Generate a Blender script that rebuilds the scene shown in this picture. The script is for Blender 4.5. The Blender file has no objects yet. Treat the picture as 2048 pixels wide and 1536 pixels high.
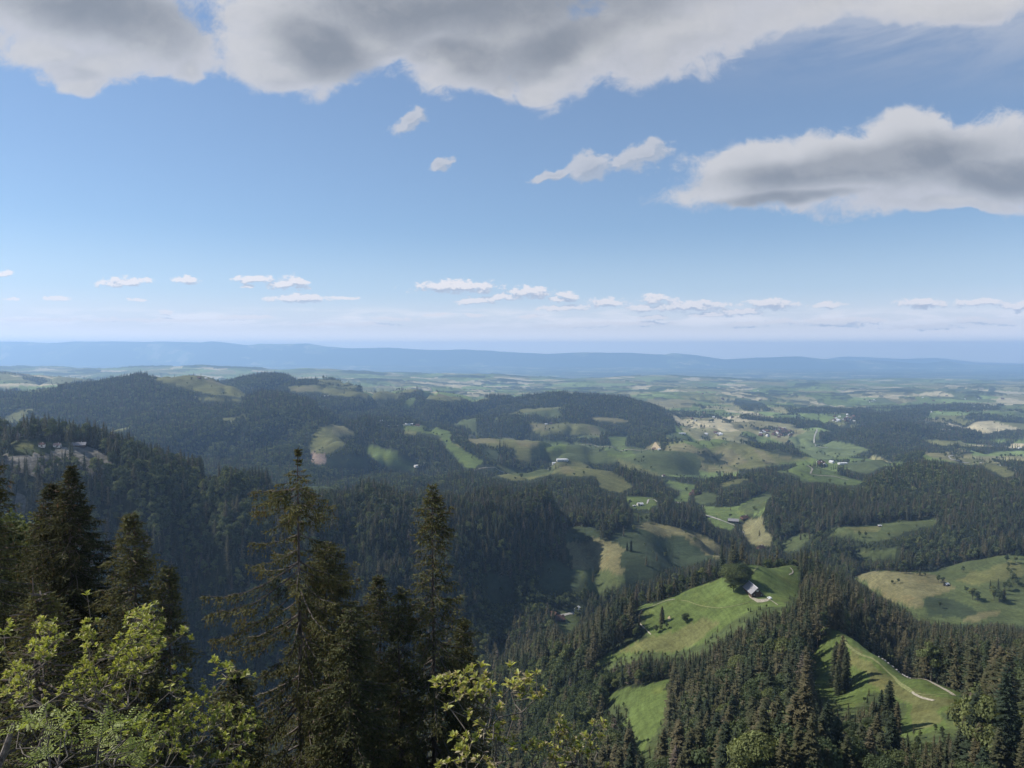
import bpy, math, random
import numpy as np
from math import radians as R

scene = bpy.context.scene
C = scene.collection

# ------------------------------------------------------------------ camera
F = 1577.0                      # focal length in pixels of the 2048 wide frame
HORIZON = 705.0                 # picture row of the true horizon
PITCH = math.atan((768.0 - HORIZON) / F)
cam_data = bpy.data.cameras.new('camera')
cam = bpy.data.objects.new('camera', cam_data)
C.objects.link(cam)
cam.location = (0, 0, 0)
cam.rotation_euler = (R(90) - PITCH, 0, 0)
cam_data.sensor_width = 36.0
cam_data.lens = 36.0 * F / 2048.0
cam_data.clip_start = 0.1
cam_data.clip_end = 250000.0
scene.camera = cam

# ------------------------------------------------------------------ exposure and render settings
scene.view_settings.view_transform = 'Standard'
scene.view_settings.look = 'None'
scene.view_settings.exposure = 0.35
scene.view_settings.gamma = 1.0
scene.render.engine = 'CYCLES'
cy = scene.cycles
cy.max_bounces = 5
cy.diffuse_bounces = 2
cy.glossy_bounces = 1
cy.transmission_bounces = 2
cy.transparent_max_bounces = 4
cy.volume_bounces = 1
cy.caustics_reflective = False
cy.caustics_refractive = False
cy.use_denoising = True
cy.use_adaptive_sampling = True
cy.adaptive_threshold = 0.01
cy.volume_step_rate = 4.0

# ------------------------------------------------------------------ sun
SUN_AZ, SUN_EL = -74.0, 44.0    # degrees right of the view axis, above the horizon
sun_data = bpy.data.lights.new('sun', 'SUN')
sun_data.energy = 5.0
sun_data.angle = R(0.5)
sun_data.color = (1.0, 0.94, 0.84)
sun = bpy.data.objects.new('sun', sun_data)
C.objects.link(sun)
sun.rotation_euler = (R(90 - SUN_EL), 0, R(180 - SUN_AZ))

# ------------------------------------------------------------------ world: Nishita sky with procedural clouds
world = bpy.data.worlds.new('World')
scene.world = world
world.use_nodes = True
WT = world.node_tree
WT.nodes.clear()
try:
    world.cycles.sampling_method = 'NONE'
except Exception:
    pass


class NT:
    """small helper to write node graphs as expressions"""
    def __init__(self, tree):
        self.t = tree

    def put(self, sock, v):
        if isinstance(v, bpy.types.NodeSocket):
            self.t.links.new(v, sock)
        elif v is not None:
            sock.default_value = v

    def m(self, op, a, b=None, c=None, clamp=False):
        n = self.t.nodes.new('ShaderNodeMath')
        n.operation = op
        n.use_clamp = clamp
        for i, v in enumerate((a, b, c)):
            if v is not None:
                self.put(n.inputs[i], v)
        return n.outputs[0]

    def v(self, op, a, b=None, s=None):
        n = self.t.nodes.new('ShaderNodeVectorMath')
        n.operation = op
        self.put(n.inputs[0], a)
        if b is not None:
            self.put(n.inputs[1], b)
        if s is not None:
            self.put(n.inputs['Scale'], s)
        return n.outputs['Value'] if op in ('LENGTH', 'DOT_PRODUCT', 'DISTANCE') else n.outputs['Vector']

    def xyz(self, x, y, z):
        n = self.t.nodes.new('ShaderNodeCombineXYZ')
        for i, q in enumerate((x, y, z)):
            self.put(n.inputs[i], q)
        return n.outputs[0]

    def sep(self, v):
        n = self.t.nodes.new('ShaderNodeSeparateXYZ')
        self.put(n.inputs[0], v)
        return n.outputs

    def noise(self, vec, scale, detail=4, rough=0.55, dist=0.0, color=False, lac=2.0):
        n = self.t.nodes.new('ShaderNodeTexNoise')
        self.put(n.inputs['Vector'], vec)
        self.put(n.inputs['Scale'], scale)
        n.inputs['Detail'].default_value = detail
        n.inputs['Roughness'].default_value = rough
        n.inputs['Lacunarity'].default_value = lac
        n.inputs['Distortion'].default_value = dist
        return n.outputs['Color' if color else 'Fac']

    def smooth(self, x, a, b, c=0.0, d=1.0):
        n = self.t.nodes.new('ShaderNodeMapRange')
        n.interpolation_type = 'SMOOTHSTEP'
        self.put(n.inputs[0], x)
        for i, q in enumerate((a, b, c, d)):
            self.put(n.inputs[i + 1], q)
        return n.outputs[0]

    def mix(self, f, a, b, blend='MIX'):
        n = self.t.nodes.new('ShaderNodeMix')
        n.data_type = 'RGBA'
        n.blend_type = blend
        self.put(n.inputs[0], f)
        self.put(n.inputs[6], a)
        self.put(n.inputs[7], b)
        return n.outputs[2]

    def ramp(self, f, stops, interp='LINEAR'):
        n = self.t.nodes.new('ShaderNodeValToRGB')
        n.color_ramp.interpolation = interp
        e = n.color_ramp.elements
        while len(e) > 1:
            e.remove(e[-1])
        e[0].position = stops[0][0]
        e[0].color = tuple(stops[0][1]) + (1,)
        for p, c in stops[1:]:
            q = e.new(p)
            q.color = tuple(c) + (1,)
        self.put(n.inputs[0], f)
        return n.outputs[0]


# clouds are placed by direction: (tangent of azimuth, 0, tangent of elevation)
def el(px, py):
    return ((px - 1024) / F, math.tan(math.atan((768 - py) / F) - PITCH))


# big ragged clouds: px, py, half width, half height, tilt in degrees
BIG = [(120, -10, 300, 135, 6), (300, 60, 190, 85, 14), (215, 120, 130, 62, -10), (190, 168, 60, 24, -20), (120, 100, 90, 30, 8), (400, 130, 30, 46, 0),
       (590, 60, 165, 142, 0), (560, 140, 95, 62, 0), (820, -10, 420, 140, 3), (740, 90, 120, 60, 0), (890, 130, 140, 72, 8),
       (1180, 100, 190, 100, -25), (1360, 70, 230, 95, -16), (1080, 185, 44, 36, -20), (1010, 185, 26, 20, 0), (1000, 60, 260, 90, 0),
       (1350, -60, 480, 130, 0), (1640, 20, 200, 46, -8), (1880, 0, 260, 50, -4),
       (1700, 350, 380, 86, -2), (1830, 285, 130, 66, 8), (1960, 330, 230, 100, 0), (1470, 345, 120, 60, -18),
       (1520, 392, 210, 40, 0), (1880, 415, 200, 24, 0)]
SHADE = [(1000, -10, 520, 120, -4), (640, 90, 130, 70, 20), (920, 105, 130, 50, 0), (230, 20, 260, 70, 8), (1150, 70, 220, 60, -20), (1780, 322, 330, 52, -8), (1600, 350, 260, 40, -5), (2000, 350, 200, 50, 0), (1550, 405, 170, 18, -4)]
SMALL = [(1180, 330, 62, 36, -10), (1275, 312, 85, 32, -24), (1110, 350, 62, 14, -12),
         (822, 243, 48, 24, -32), (885, 331, 36, 16, -25)]
LOW = [(8, 547, 30, 9), (250, 564, 62, 12), (375, 560, 36, 8), (510, 557, 42, 11), (582, 567, 50, 16), (495, 572, 20, 5),
       (600, 597, 76, 11), (690, 595, 38, 4), (122, 597, 32, 7), (280, 599, 24, 4), (915, 574, 100, 17), (1060, 585, 56, 15),
       (950, 602, 52, 8), (1135, 590, 24, 9), (1000, 595, 40, 8), (1130, 616, 62, 8), (1305, 598, 36, 12), (1215, 605, 44, 10),
       (1380, 612, 92, 13), (1290, 617, 50, 8), (1540, 609, 62, 14), (1480, 624, 60, 7), (1655, 610, 38, 8), (1845, 607, 64, 13),
       (1960, 606, 62, 11), (2040, 614, 50, 10), (26, 598, 18, 3), (1120, 600, 30, 6), (1310, 636, 40, 6), (1060, 634, 28, 5),
       (1490, 650, 48, 7), (1560, 643, 32, 6), (1665, 645, 85, 11), (1740, 640, 40, 7), (1990, 645, 60, 9), (1940, 640, 44, 9),
       (335, 625, 22, 6), (500, 635, 60, 7), (790, 638, 50, 5), (870, 630, 40, 5), (1250, 648, 130, 6), (950, 630, 28, 5),
       (1140, 652, 90, 5), (700, 650, 120, 5), (300, 640, 160, 5), (90, 640, 120, 4), (1420, 630, 60, 5), (1850, 655, 90, 5)]


def cloud_group(name, blobs, warp, wscale, nscale, ndetail, nrough, gain, squash=1.0, fine=0.0):
    """density of ragged clouds: the nearest blob's fall-off broken up by noise"""
    g = bpy.data.node_groups.new(name, 'ShaderNodeTree')
    g.interface.new_socket(name='P', in_out='INPUT', socket_type='NodeSocketVector')
    g.interface.new_socket(name='D', in_out='OUTPUT', socket_type='NodeSocketFloat')
    gi = g.nodes.new('NodeGroupInput')
    go = g.nodes.new('NodeGroupOutput')
    n = NT(g)
    p = gi.outputs[0]
    ps = n.v('MULTIPLY', p, (1.0, 1.0, squash))
    w = n.v('SUBTRACT', n.noise(ps, wscale, 3, 0.6, color=True), (0.5, 0.5, 0.5))
    q = n.v('ADD', p, n.v('MULTIPLY', w, (warp, 0.0, warp / squash)))
    best = None
    for b in blobs:
        ax, ez = el(b[0], b[1])
        mp = g.nodes.new('ShaderNodeMapping')
        mp.vector_type = 'TEXTURE'
        mp.inputs['Location'].default_value = (ax, 0, ez)
        mp.inputs['Rotation'].default_value = (0, R(b[4] if len(b) > 4 else 0), 0)
        mp.inputs['Scale'].default_value = (b[2] / F, 1.0, b[3] / F)
        # the 1e-9 only orders the evaluation, which keeps the shader's stack small
        n.put(mp.inputs['Vector'], q if best is None else n.v('ADD', q, n.m('MULTIPLY', best, 1e-9)))
        d = n.m('SUBTRACT', 1.0, n.v('LENGTH', mp.outputs[0]))
        best = d if best is None else n.m('SMOOTH_MAX', best, d, 0.25)
    nz = n.m('SUBTRACT', n.noise(ps, nscale, ndetail, nrough), 0.5)
    dens = n.m('ADD', n.m('MULTIPLY', best, 0.9), n.m('MULTIPLY', nz, gain))
    if fine:
        nf = n.m('SUBTRACT', n.noise(n.v('ADD', q, n.v('MULTIPLY', q, (0, 0, 0.3))), nscale * 4.5, 7, 0.7, 0.6), 0.5)
        dens = n.m('ADD', dens, n.m('MULTIPLY', nf, fine))
    g.links.new(dens, go.inputs[0])
    return g


def use_group(nt, g, p):
    n = nt.t.nodes.new('ShaderNodeGroup')
    n.node_tree = g
    nt.put(n.inputs[0], p)
    return n.outputs[0]


W = NT(WT)
sky = WT.nodes.new('ShaderNodeTexSky')
sky.sky_type = 'NISHITA'
sky.sun_disc = False
sky.sun_elevation = R(SUN_EL)
sky.sun_rotation = R(SUN_AZ)
sky.altitude = 1200
sky.air_density = 1.0
sky.dust_density = 0.25
sky.ozone_density = 1.6
SKY_STRENGTH = 0.082
HAZE = 0.000053
geo = WT.nodes.new('ShaderNodeTexCoord')
dirv = geo.outputs['Generated']
s = W.sep(dirv)
yy = W.m('MAXIMUM', s[1], 0.05)
P = W.xyz(W.m('DIVIDE', s[0], yy), 0.0, W.m('DIVIDE', s[2], yy))
ps = W.sep(P)
clear = W.v('MULTIPLY', sky.outputs[0], (SKY_STRENGTH * 0.85, SKY_STRENGTH * 0.985, SKY_STRENGTH * 1.10))
clear = W.mix(W.m('MULTIPLY', W.smooth(s[2], 0.16, -0.01), 0.8), clear, (0.62, 0.68, 0.76, 1))
clear = W.mix(0.14, clear, (0.38, 0.43, 0.47, 1))
clear = W.mix(W.smooth(s[2], 0.080, 0.0), clear, (0.90, 0.79, 0.72, 1))
clear = W.mix(W.smooth(s[2], 0.034, 0.008), clear, (1.7, 1.42, 1.22, 1))


def background(col):
    n = WT.nodes.new('ShaderNodeBackground')
    W.put(n.inputs[0], col)
    return n.outputs[0]


def pick(f, a, b):
    n = WT.nodes.new('ShaderNodeMixShader')
    W.put(n.inputs[0], f)
    WT.links.new(a, n.inputs[1])
    WT.links.new(b, n.inputs[2])
    return n.outputs[0]


def put_cloud(base_sky, g, off, lo, hi, thick, stops, bright, kk, alpha, shade=None, rel=(-0.10, 0.18)):
    d0 = use_group(W, g, P)
    d1 = use_group(W, g, W.v('ADD', P, W.v('ADD', off, W.xyz(W.m('MULTIPLY', d0, 1e-9), 0.0, 0.0))))
    a = W.smooth(d0, lo, hi)
    th = W.smooth(d0, thick[0], thick[1])
    if shade is not None:
        th = W.m('MULTIPLY_ADD', th, 0.38, W.smooth(use_group(W, shade, P), -0.15, 0.7, 0.0, 0.78), clamp=True)
    lit = W.smooth(W.m('SUBTRACT', d0, d1), rel[0], rel[1])
    base = W.ramp(th, stops)
    k = W.m('MULTIPLY', lit, W.m('SUBTRACT', kk[0], W.m('MULTIPLY', th, kk[1])))
    return W.mix(W.m('MULTIPLY', a, alpha), base_sky, W.mix(k, base, bright))


gb = cloud_group('cloud_big', BIG, 0.13, 5.0, 7.5, 9, 0.62, 1.30, 1.4, 0.55)
gd = cloud_group('cloud_shade', SHADE, 0.10, 5.0, 7.0, 3, 0.5, 0.5, 1.5)
gs = cloud_group('cloud_small', SMALL, 0.045, 20.0, 30.0, 7, 0.66, 1.7, 1.3)
gl = cloud_group('cloud_low', LOW, 0.022, 40.0, 70.0, 8, 0.70, 2.3, 1.8)

# high sky: streaky wisps on the right, small clouds, the large ragged clouds
rot = WT.nodes.new('ShaderNodeMapping')
rot.inputs['Rotation'].default_value = (0, R(14), 0)
W.put(rot.inputs[0], P)
wv = W.noise(W.v('MULTIPLY', rot.outputs[0], (2.4, 1.0, 11.0)), 1.6, 8, 0.62, 0.4)
wmask = W.m('MULTIPLY', W.smooth(ps[2], 0.30, 0.44), W.smooth(ps[0], 0.05, 0.45))
veil = W.m('ADD', W.smooth(wv, 0.30, 0.62), W.smooth(ps[2], 0.36, 0.47, 0.0, 0.5), clamp=True)
high = W.mix(W.m('MULTIPLY', W.m('MULTIPLY', veil, wmask), 0.85), clear, (0.36, 0.39, 0.46, 1))
high = put_cloud(high, gs, (-0.006, 0, 0.006), 0.05, 0.42, (0.4, 1.1), [(0.0, (0.34, 0.37, 0.43)), (1.0, (0.26, 0.28, 0.33))], (0.50, 0.49, 0.50, 1), (0.8, 0.3), 0.85)
high = put_cloud(high, gb, (-0.030, 0, 0.024), -0.05, 0.26, (0.0, 1.0),
                 [(0.0, (0.46, 0.46, 0.49)), (0.3, (0.355, 0.36, 0.385)), (0.65, (0.262, 0.272, 0.295)), (1.0, (0.195, 0.207, 0.230))],
                 (0.52, 0.51, 0.51, 1), (0.85, 0.60), 0.97, gd, (-0.25, 0.5))
# low sky: milky band, far stratocumulus over the mountains, rows of fair-weather cumulus
bn = W.noise(W.v('MULTIPLY', P, (1.0, 1.0, 7.5)), 9.0, 7, 0.62)
bm = W.m('MULTIPLY', W.smooth(ps[2], 0.022, 0.034), W.smooth(ps[2], 0.062, 0.042))
low = W.mix(W.m('MULTIPLY', W.m('MULTIPLY', bm, W.smooth(bn, 0.44, 0.60)), 0.7), clear, (0.95, 0.86, 0.82, 1))
low = put_cloud(low, gl, (-0.002, 0, 0.006), 0.0, 0.36, (0.0, 0.8), [(0.0, (0.46, 0.50, 0.57)), (1.0, (0.33, 0.35, 0.42))], (0.82, 0.74, 0.70, 1), (1.0, 0.0), 0.88, None, (-0.14, 0.34))
sh = pick(W.smooth(ps[2], 0.1390, 0.1392), background(low), background(high))
inview = W.m('MULTIPLY', W.m('GREATER_THAN', s[1], 0.55), W.m('MULTIPLY', W.m('GREATER_THAN', ps[2], 0.005), W.m('LESS_THAN', ps[2], 0.75)))
sh = pick(inview, background(clear), sh)
wo = WT.nodes.new('ShaderNodeOutputWorld')
WT.links.new(sh, wo.inputs[0])

# ------------------------------------------------------------------ helpers
def mesh_np(name, verts, faces, mats, fmat=None, smooth=False, nper=None):
    """mesh from arrays; faces (n,3) or (n,4) int arrays, or a list of such arrays"""
    if not isinstance(faces, (list, tuple)):
        faces = [faces]
    faces = [np.asarray(f, np.int32) for f in faces if len(f)]
    me = bpy.data.meshes.new(name)
    verts = np.asarray(verts, np.float32)
    me.vertices.add(len(verts))
    me.vertices.foreach_set('co', verts.ravel())
    loops = np.concatenate([f.ravel() for f in faces])
    counts = np.concatenate([np.full(len(f), f.shape[1], np.int32) for f in faces])
    starts = np.concatenate([[0], np.cumsum(counts)[:-1]]).astype(np.int32)
    me.loops.add(len(loops))
    me.loops.foreach_set('vertex_index', loops)
    me.polygons.add(len(counts))
    me.polygons.foreach_set('loop_start', starts)
    if fmat is not None:
        me.polygons.foreach_set('material_index', np.asarray(fmat, np.int32))
    me.polygons.foreach_set('use_smooth', np.full(len(counts), smooth, bool))
    for m in (mats if isinstance(mats, (list, tuple)) else [mats]):
        me.materials.append(m)
    me.update(calc_edges=True)
    return me


def obj(name, me, parent=None, loc=(0, 0, 0), rotz=0.0, link=True):
    o = bpy.data.objects.new(name, me)
    o.location = loc
    o.rotation_euler = (0, 0, rotz)
    if parent is not None:
        o.parent = parent
    if link:
        C.objects.link(o)
    return o


def tag(o, label=None, cat=None, group=None, kind=None):
    if label: o['label'] = label
    if cat: o['category'] = cat
    if group: o['group'] = group
    if kind: o['kind'] = kind
    return o


def _hash(ix, iy, seed):
    h = (ix.astype(np.int64) * 374761393 + iy.astype(np.int64) * 668265263 + seed * 1442695041) & 0xffffffff
    h = ((h ^ (h >> 13)) * 1274126177) & 0xffffffff
    return ((h ^ (h >> 16)) & 0xffffff) / float(0xffffff)


def vnoise(x, y, seed=0):
    ix = np.floor(x); iy = np.floor(y)
    fx = x - ix; fy = y - iy
    fx = fx * fx * (3 - 2 * fx); fy = fy * fy * (3 - 2 * fy)
    ix = ix.astype(np.int64); iy = iy.astype(np.int64)
    a = _hash(ix, iy, seed); b = _hash(ix + 1, iy, seed)
    c = _hash(ix, iy + 1, seed); d = _hash(ix + 1, iy + 1, seed)
    return (a * (1 - fx) + b * fx) * (1 - fy) + (c * (1 - fx) + d * fx) * fy


def fbm(x, y, seed=0, octv=4, gain=0.5):
    r = 0; amp = 1; tot = 0
    for i in range(octv):
        r = r + amp * vnoise(x * 2 ** i + 17.3 * i, y * 2 ** i - 9.1 * i, seed + i)
        tot += amp; amp *= gain
    return r / tot - 0.5


def sstep(x, a, b):
    t = np.clip((x - a) / (b - a), 0, 1)
    return t * t * (3 - 2 * t)


def pt(px, py, D):
    """world point seen at pixel (px, py), D metres ahead"""
    xc = (px - 1024) / F; yc = (768 - py) / F
    dy = math.cos(PITCH) + yc * math.sin(PITCH)
    dz = -math.sin(PITCH) + yc * math.cos(PITCH)
    return np.array([xc / dy * D, D, dz / dy * D])


def proj(x, y, z):
    dep = y * math.cos(PITCH) - z * math.sin(PITCH)
    up = y * math.sin(PITCH) + z * math.cos(PITCH)
    return 1024 + F * x / dep, 768 - F * up / dep


def principled(name, color, rough=0.8, spec=0.2):
    m = bpy.data.materials.new(name)
    m.use_nodes = True
    b = m.node_tree.nodes['Principled BSDF']
    b.inputs['Base Color'].default_value = tuple(color) + (1,)
    b.inputs['Roughness'].default_value = rough
    b.inputs['Specular IOR Level'].default_value = spec
    return m, NT(m.node_tree), b

# ------------------------------------------------------------------ terrain
# control points (column, picture row of the bare ground, metres ahead); the surface is a smooth
# interpolation through them in (azimuth, log distance), so ridges, dips behind them and valleys are real
CT = []


def cv(*pts):
    """a curve of control points, filled in every 60 columns"""
    for a, b in zip(pts[:-1], pts[1:]):
        n = max(1, int(abs(b[0] - a[0]) / 60))
        for i in range(n):
            t = i / n
            CT.append((a[0] + (b[0] - a[0]) * t, a[1] + (b[1] - a[1]) * t, math.exp(math.log(a[2]) * (1 - t) + math.log(b[2]) * t)))
    CT.append(pts[-1])


def sp(*pts):
    CT.extend(pts)


def ev(e, D, a=-300, b=2350):
    """a row of constant slope e = height / distance"""
    py = 768 - F * (math.sin(PITCH) + e * math.cos(PITCH)) / (math.cos(PITCH) - e * math.sin(PITCH))
    cv((a, py, D), (b, py, D))


ev(-.70, 4); ev(-.66, 10); ev(-.70, 25); ev(-.76, 50); ev(-.76, 90); ev(-.74, 140)
cv((-300, 1840, 200), (900, 1840, 200), (1200, 1760, 200), (1600, 1650, 200), (2048, 1600, 200), (2350, 1590, 200))
cv((-300, 1730, 300), (800, 1740, 300), (1200, 1680, 300), (1500, 1600, 300), (1700, 1540, 290), (1860, 1480, 295), (2060, 1490, 280), (2350, 1470, 280))
# spur with the path meadow
cv((1655, 1255, 480), (1700, 1284, 440), (1760, 1325, 400), (1850, 1372, 355), (1920, 1400, 330))
sp((1850, 1420, 330), (1780, 1400, 360), (1700, 1390, 385), (1680, 1320, 430))
cv((1730, 1340, 520), (1800, 1400, 480), (1900, 1450, 430), (2050, 1440, 420), (2350, 1420, 420))
cv((2000, 1430, 330), (2080, 1440, 340))
# wood left of the spur, small meadow, gully
sp((1620, 1310, 470), (1550, 1330, 450), (1450, 1390, 470), (1400, 1450, 440), (1500, 1450, 380), (1350, 1490, 430), (1620, 1420, 370), (1700, 1450, 330))
sp((1250, 1392, 540), (1335, 1368, 520), (1290, 1440, 480), (1290, 1500, 450), (1150, 1470, 560), (1100, 1540, 500), (1000, 1570, 520), (1200, 1520, 470), (900, 1640, 500), (1190, 1405, 600), (1300, 1352, 560))
# barn hill
cv((1190, 1324, 640), (1250, 1307, 630), (1350, 1305, 600), (1430, 1275, 580), (1500, 1235, 570), (1550, 1215, 575), (1600, 1225, 550), (1640, 1240, 520))
cv((1290, 1240, 660), (1350, 1235, 640), (1450, 1205, 620), (1510, 1193, 612), (1545, 1188, 620), (1590, 1190, 640))
cv((1277, 1222, 680), (1328, 1205, 685), (1394, 1178, 680), (1455, 1155, 672), (1490, 1138, 668), (1515, 1133, 670), (1547, 1143, 690), (1572, 1135, 730), (1600, 1134, 735), (1630, 1160, 720), (1665, 1195, 700))
cv((1200, 1300, 760), (1277, 1278, 770), (1350, 1245, 770), (1430, 1215, 770), (1490, 1195, 770), (1545, 1190, 790), (1600, 1185, 820), (1700, 1220, 740), (1760, 1250, 660), (1800, 1290, 640))
cv((1210, 1285, 700), (1130, 1305, 740), (1060, 1335, 770), (1020, 1360, 780), (960, 1400, 760))
sp((1050, 1400, 680), (1120, 1365, 660))
# left valley floor and its continuation behind the barn hill
cv((-300, 1340, 800), (150, 1340, 820), (300, 1350, 850), (450, 1380, 880), (750, 1390, 880), (900, 1395, 890), (1000, 1345, 940), (1022, 1300, 1000), (1060, 1262, 1050), (1110, 1245, 1080), (1150, 1235, 1100), (1200, 1228, 1130), (1280, 1215, 1160), (1350, 1190, 1200), (1420, 1170, 1250), (1500, 1150, 1290), (1560, 1145, 1290))
ev(-.62, 520, -300, 800)
# fields across the valley
sp((1000, 1185, 1120), (1080, 1180, 1150), (1170, 1168, 1180), (1250, 1166, 1180), (1320, 1140, 1230), (1130, 1130, 1250), (1200, 1120, 1260), (1250, 1100, 1290), (1130, 1086, 1330),
   (1195, 1074, 1350), (1185, 1053, 1400), (1126, 1058, 1390), (1262, 1050, 1430), (1294, 1047, 1450), (1386, 1064, 1430), (1451, 1106, 1350), (1410, 1112, 1330), (1330, 1130, 1270), (1370, 1090, 1380))
cv((1240, 1070, 1540), (1300, 1065, 1560), (1400, 1090, 1540), (1470, 1125, 1470))
cv((1262, 1030, 1600), (1330, 1032, 1640), (1390, 1046, 1610), (1440, 1070, 1570), (1490, 1105, 1500), (1530, 1125, 1420))
sp((1410, 1030, 1900), (1470, 1046, 1850), (1500, 1060, 1780), (1525, 1085, 1660), (1380, 1030, 1850), (1440, 1020, 1950))
sp((1600, 1135, 1330), (1660, 1150, 1220), (1600, 1110, 1430), (1550, 1115, 1470))
# right hand fields
cv((1700, 1146, 1160), (1843, 1144, 1150), (1938, 1127, 1150), (2023, 1113, 1120), (2150, 1112, 1120))
sp((1760, 1180, 1050), (1830, 1215, 980), (1900, 1180, 1050), (1900, 1240, 960), (2048, 1245, 930), (2048, 1180, 1020), (2200, 1180, 1000))
cv((1740, 1262, 860), (1830, 1295, 850), (1950, 1300, 830), (2048, 1305, 820), (2300, 1300, 800))
cv((1900, 1350, 580), (1960, 1325, 600), (2050, 1310, 620), (2300, 1300, 620))
cv((1700, 1160, 1270), (1850, 1160, 1270), (1950, 1140, 1270), (2050, 1125, 1260))
sp((1700, 1108, 1360), (1800, 1104, 1360), (1920, 1085, 1360), (2048, 1085, 1340))
cv((1600, 1090, 1400), (1640, 1070, 1470), (1694, 1056, 1500), (1758, 1052, 1520), (1868, 1040, 1520), (1975, 1048, 1450), (2060, 1058, 1400))
sp((1740, 1078, 1440), (1550, 1085, 1560), (1530, 1060, 1620), (1540, 1022, 1720), (1600, 1030, 1660), (1600, 1000, 1780), (1700, 1015, 1700), (1850, 990, 1740), (2000, 1000, 1640))
cv((1540, 1003, 1820), (1590, 985, 1850), (1647, 972, 1880), (1700, 980, 1850), (1748, 967, 1900), (1800, 943, 2000), (1843, 933, 2050), (1938, 942, 2050), (2001, 962, 1950), (2048, 968, 1900), (2300, 975, 1900))
cv((1590, 1000, 2100), (1700, 1000, 2200), (1800, 965, 2350), (1938, 965, 2350), (2048, 990, 2200), (2300, 995, 2200))
sp((1403, 1002, 2050), (1430, 1006, 2020), (1478, 1016, 1950), (1533, 1000, 1930))
cv((1383, 985, 2200), (1413, 970, 2280), (1485, 951, 2350), (1560, 956, 2350), (1590, 965, 2300))
cv((1430, 985, 2550), (1500, 968, 2550))
cv((1547, 941, 2600), (1615, 931, 2700), (1670, 943, 2700), (1730, 965, 2500))
sp((1640, 960, 2480), (1785, 935, 2700))
cv((1560, 952, 2900), (1630, 945, 3000), (1700, 950, 2850))
sp((1745, 912, 3050), (1700, 930, 2850), (1800, 925, 2900), (1745, 925, 3300))
cv((1700, 900, 3800), (1650, 910, 3600), (1600, 893, 4000), (1560, 873, 4500), (1640, 868, 4500))
cv((1846, 907, 2950), (1906, 905, 2950), (2014, 911, 2850), (2060, 918, 2700), (2300, 918, 2700))
sp((2036, 950, 2450), (1980, 938, 2600), (1938, 929, 2700), (1880, 925, 2750))
cv((1846, 922, 3250), (2048, 925, 3200), (2300, 925, 3200))
cv((1860, 890, 3700), (1913, 885, 3700), (2001, 882, 3750), (2048, 885, 3700), (2300, 885, 3700))
cv((1860, 892, 4050), (2048, 890, 4050), (2300, 890, 4050))
cv((1660, 880, 4250), (1690, 860, 4400), (1750, 850, 4500), (1811, 850, 4500), (1880, 858, 4500), (1950, 866, 4500), (2048, 868, 4500), (2300, 868, 4500))
cv((1700, 868, 4900), (1811, 856, 5000), (1950, 866, 5000), (2300, 868, 5000))
# striped hill and long field ridge
cv((1350, 869, 3700), (1400, 872, 3700), (1450, 878, 3600), (1506, 890, 3500), (1560, 900, 3400), (1622, 917, 3200))
cv((1393, 935, 2900), (1478, 938, 2900), (1547, 932, 2950))
cv((1400, 888, 4050), (1450, 893, 4000), (1540, 900, 3950))
cv((800, 850, 3500), (842, 853, 3500), (901, 864, 3400), (960, 872, 3350), (1080, 883, 3300), (1194, 892, 3200), (1287, 901, 3100), (1373, 906, 3000), (1400, 912, 2950))
sp((850, 925, 2700), (950, 930, 2650), (1080, 914, 2750), (1143, 917, 2800), (1240, 922, 2850), (1323, 948, 2650), (1400, 950, 2600))
cv((842, 868, 3850), (960, 890, 3750), (1080, 898, 3700), (1194, 903, 3600), (1287, 907, 3450))
cv((948, 939, 2450), (990, 934, 2400), (1049, 929, 2350), (1104, 925, 2350), (1178, 924, 2350), (1232, 938, 2350), (1262, 943, 2350), (1290, 955, 2320), (1325, 972, 2250))
cv((948, 975, 1950), (1104, 988, 1900), (1186, 988, 1900), (1240, 990, 1950), (1290, 996, 1980))
cv((948, 960, 2600), (1104, 950, 2620), (1200, 950, 2620), (1290, 970, 2500))
sp((1350, 988, 2250), (1380, 992, 2200), (1393, 974, 2450), (1362, 967, 2500), (1340, 956, 2600))
sp((1249, 994, 1850), (1308, 998, 1850), (1290, 1016, 1740), (1262, 1024, 1680))
# wooded ridge with the cliff
cv((-300, 915, 950), (0, 905, 950), (60, 904, 950), (150, 903, 975), (210, 905, 1000), (300, 930, 1030), (400, 955, 1080), (470, 967, 1120), (540, 972, 1160), (640, 975, 1190), (730, 980, 1210), (800, 993, 1230), (900, 1007, 1280), (1000, 1008, 1320), (1100, 1006, 1350), (1180, 1014, 1400), (1240, 1036, 1450))
cv((-300, 1000, 1250), (0, 985, 1250), (300, 1005, 1300), (540, 1025, 1400), (730, 1025, 1450), (900, 1030, 1550), (1100, 1030, 1650), (1180, 1022, 1680))
cv((-300, 965, 922), (0, 956, 922), (100, 955, 932), (200, 953, 955))
sp((-150, 1060, 870), (0, 1050, 870), (150, 1080, 880), (300, 1090, 900), (450, 1110, 930), (600, 1130, 960), (750, 1150, 980), (900, 1160, 1030), (1000, 1120, 1130), (1080, 1070, 1270), (600, 1030, 1070), (800, 1040, 1120), (980, 1050, 1200), (400, 1010, 1000), (540, 988, 1120), (640, 990, 1150), (730, 996, 1170))
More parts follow.
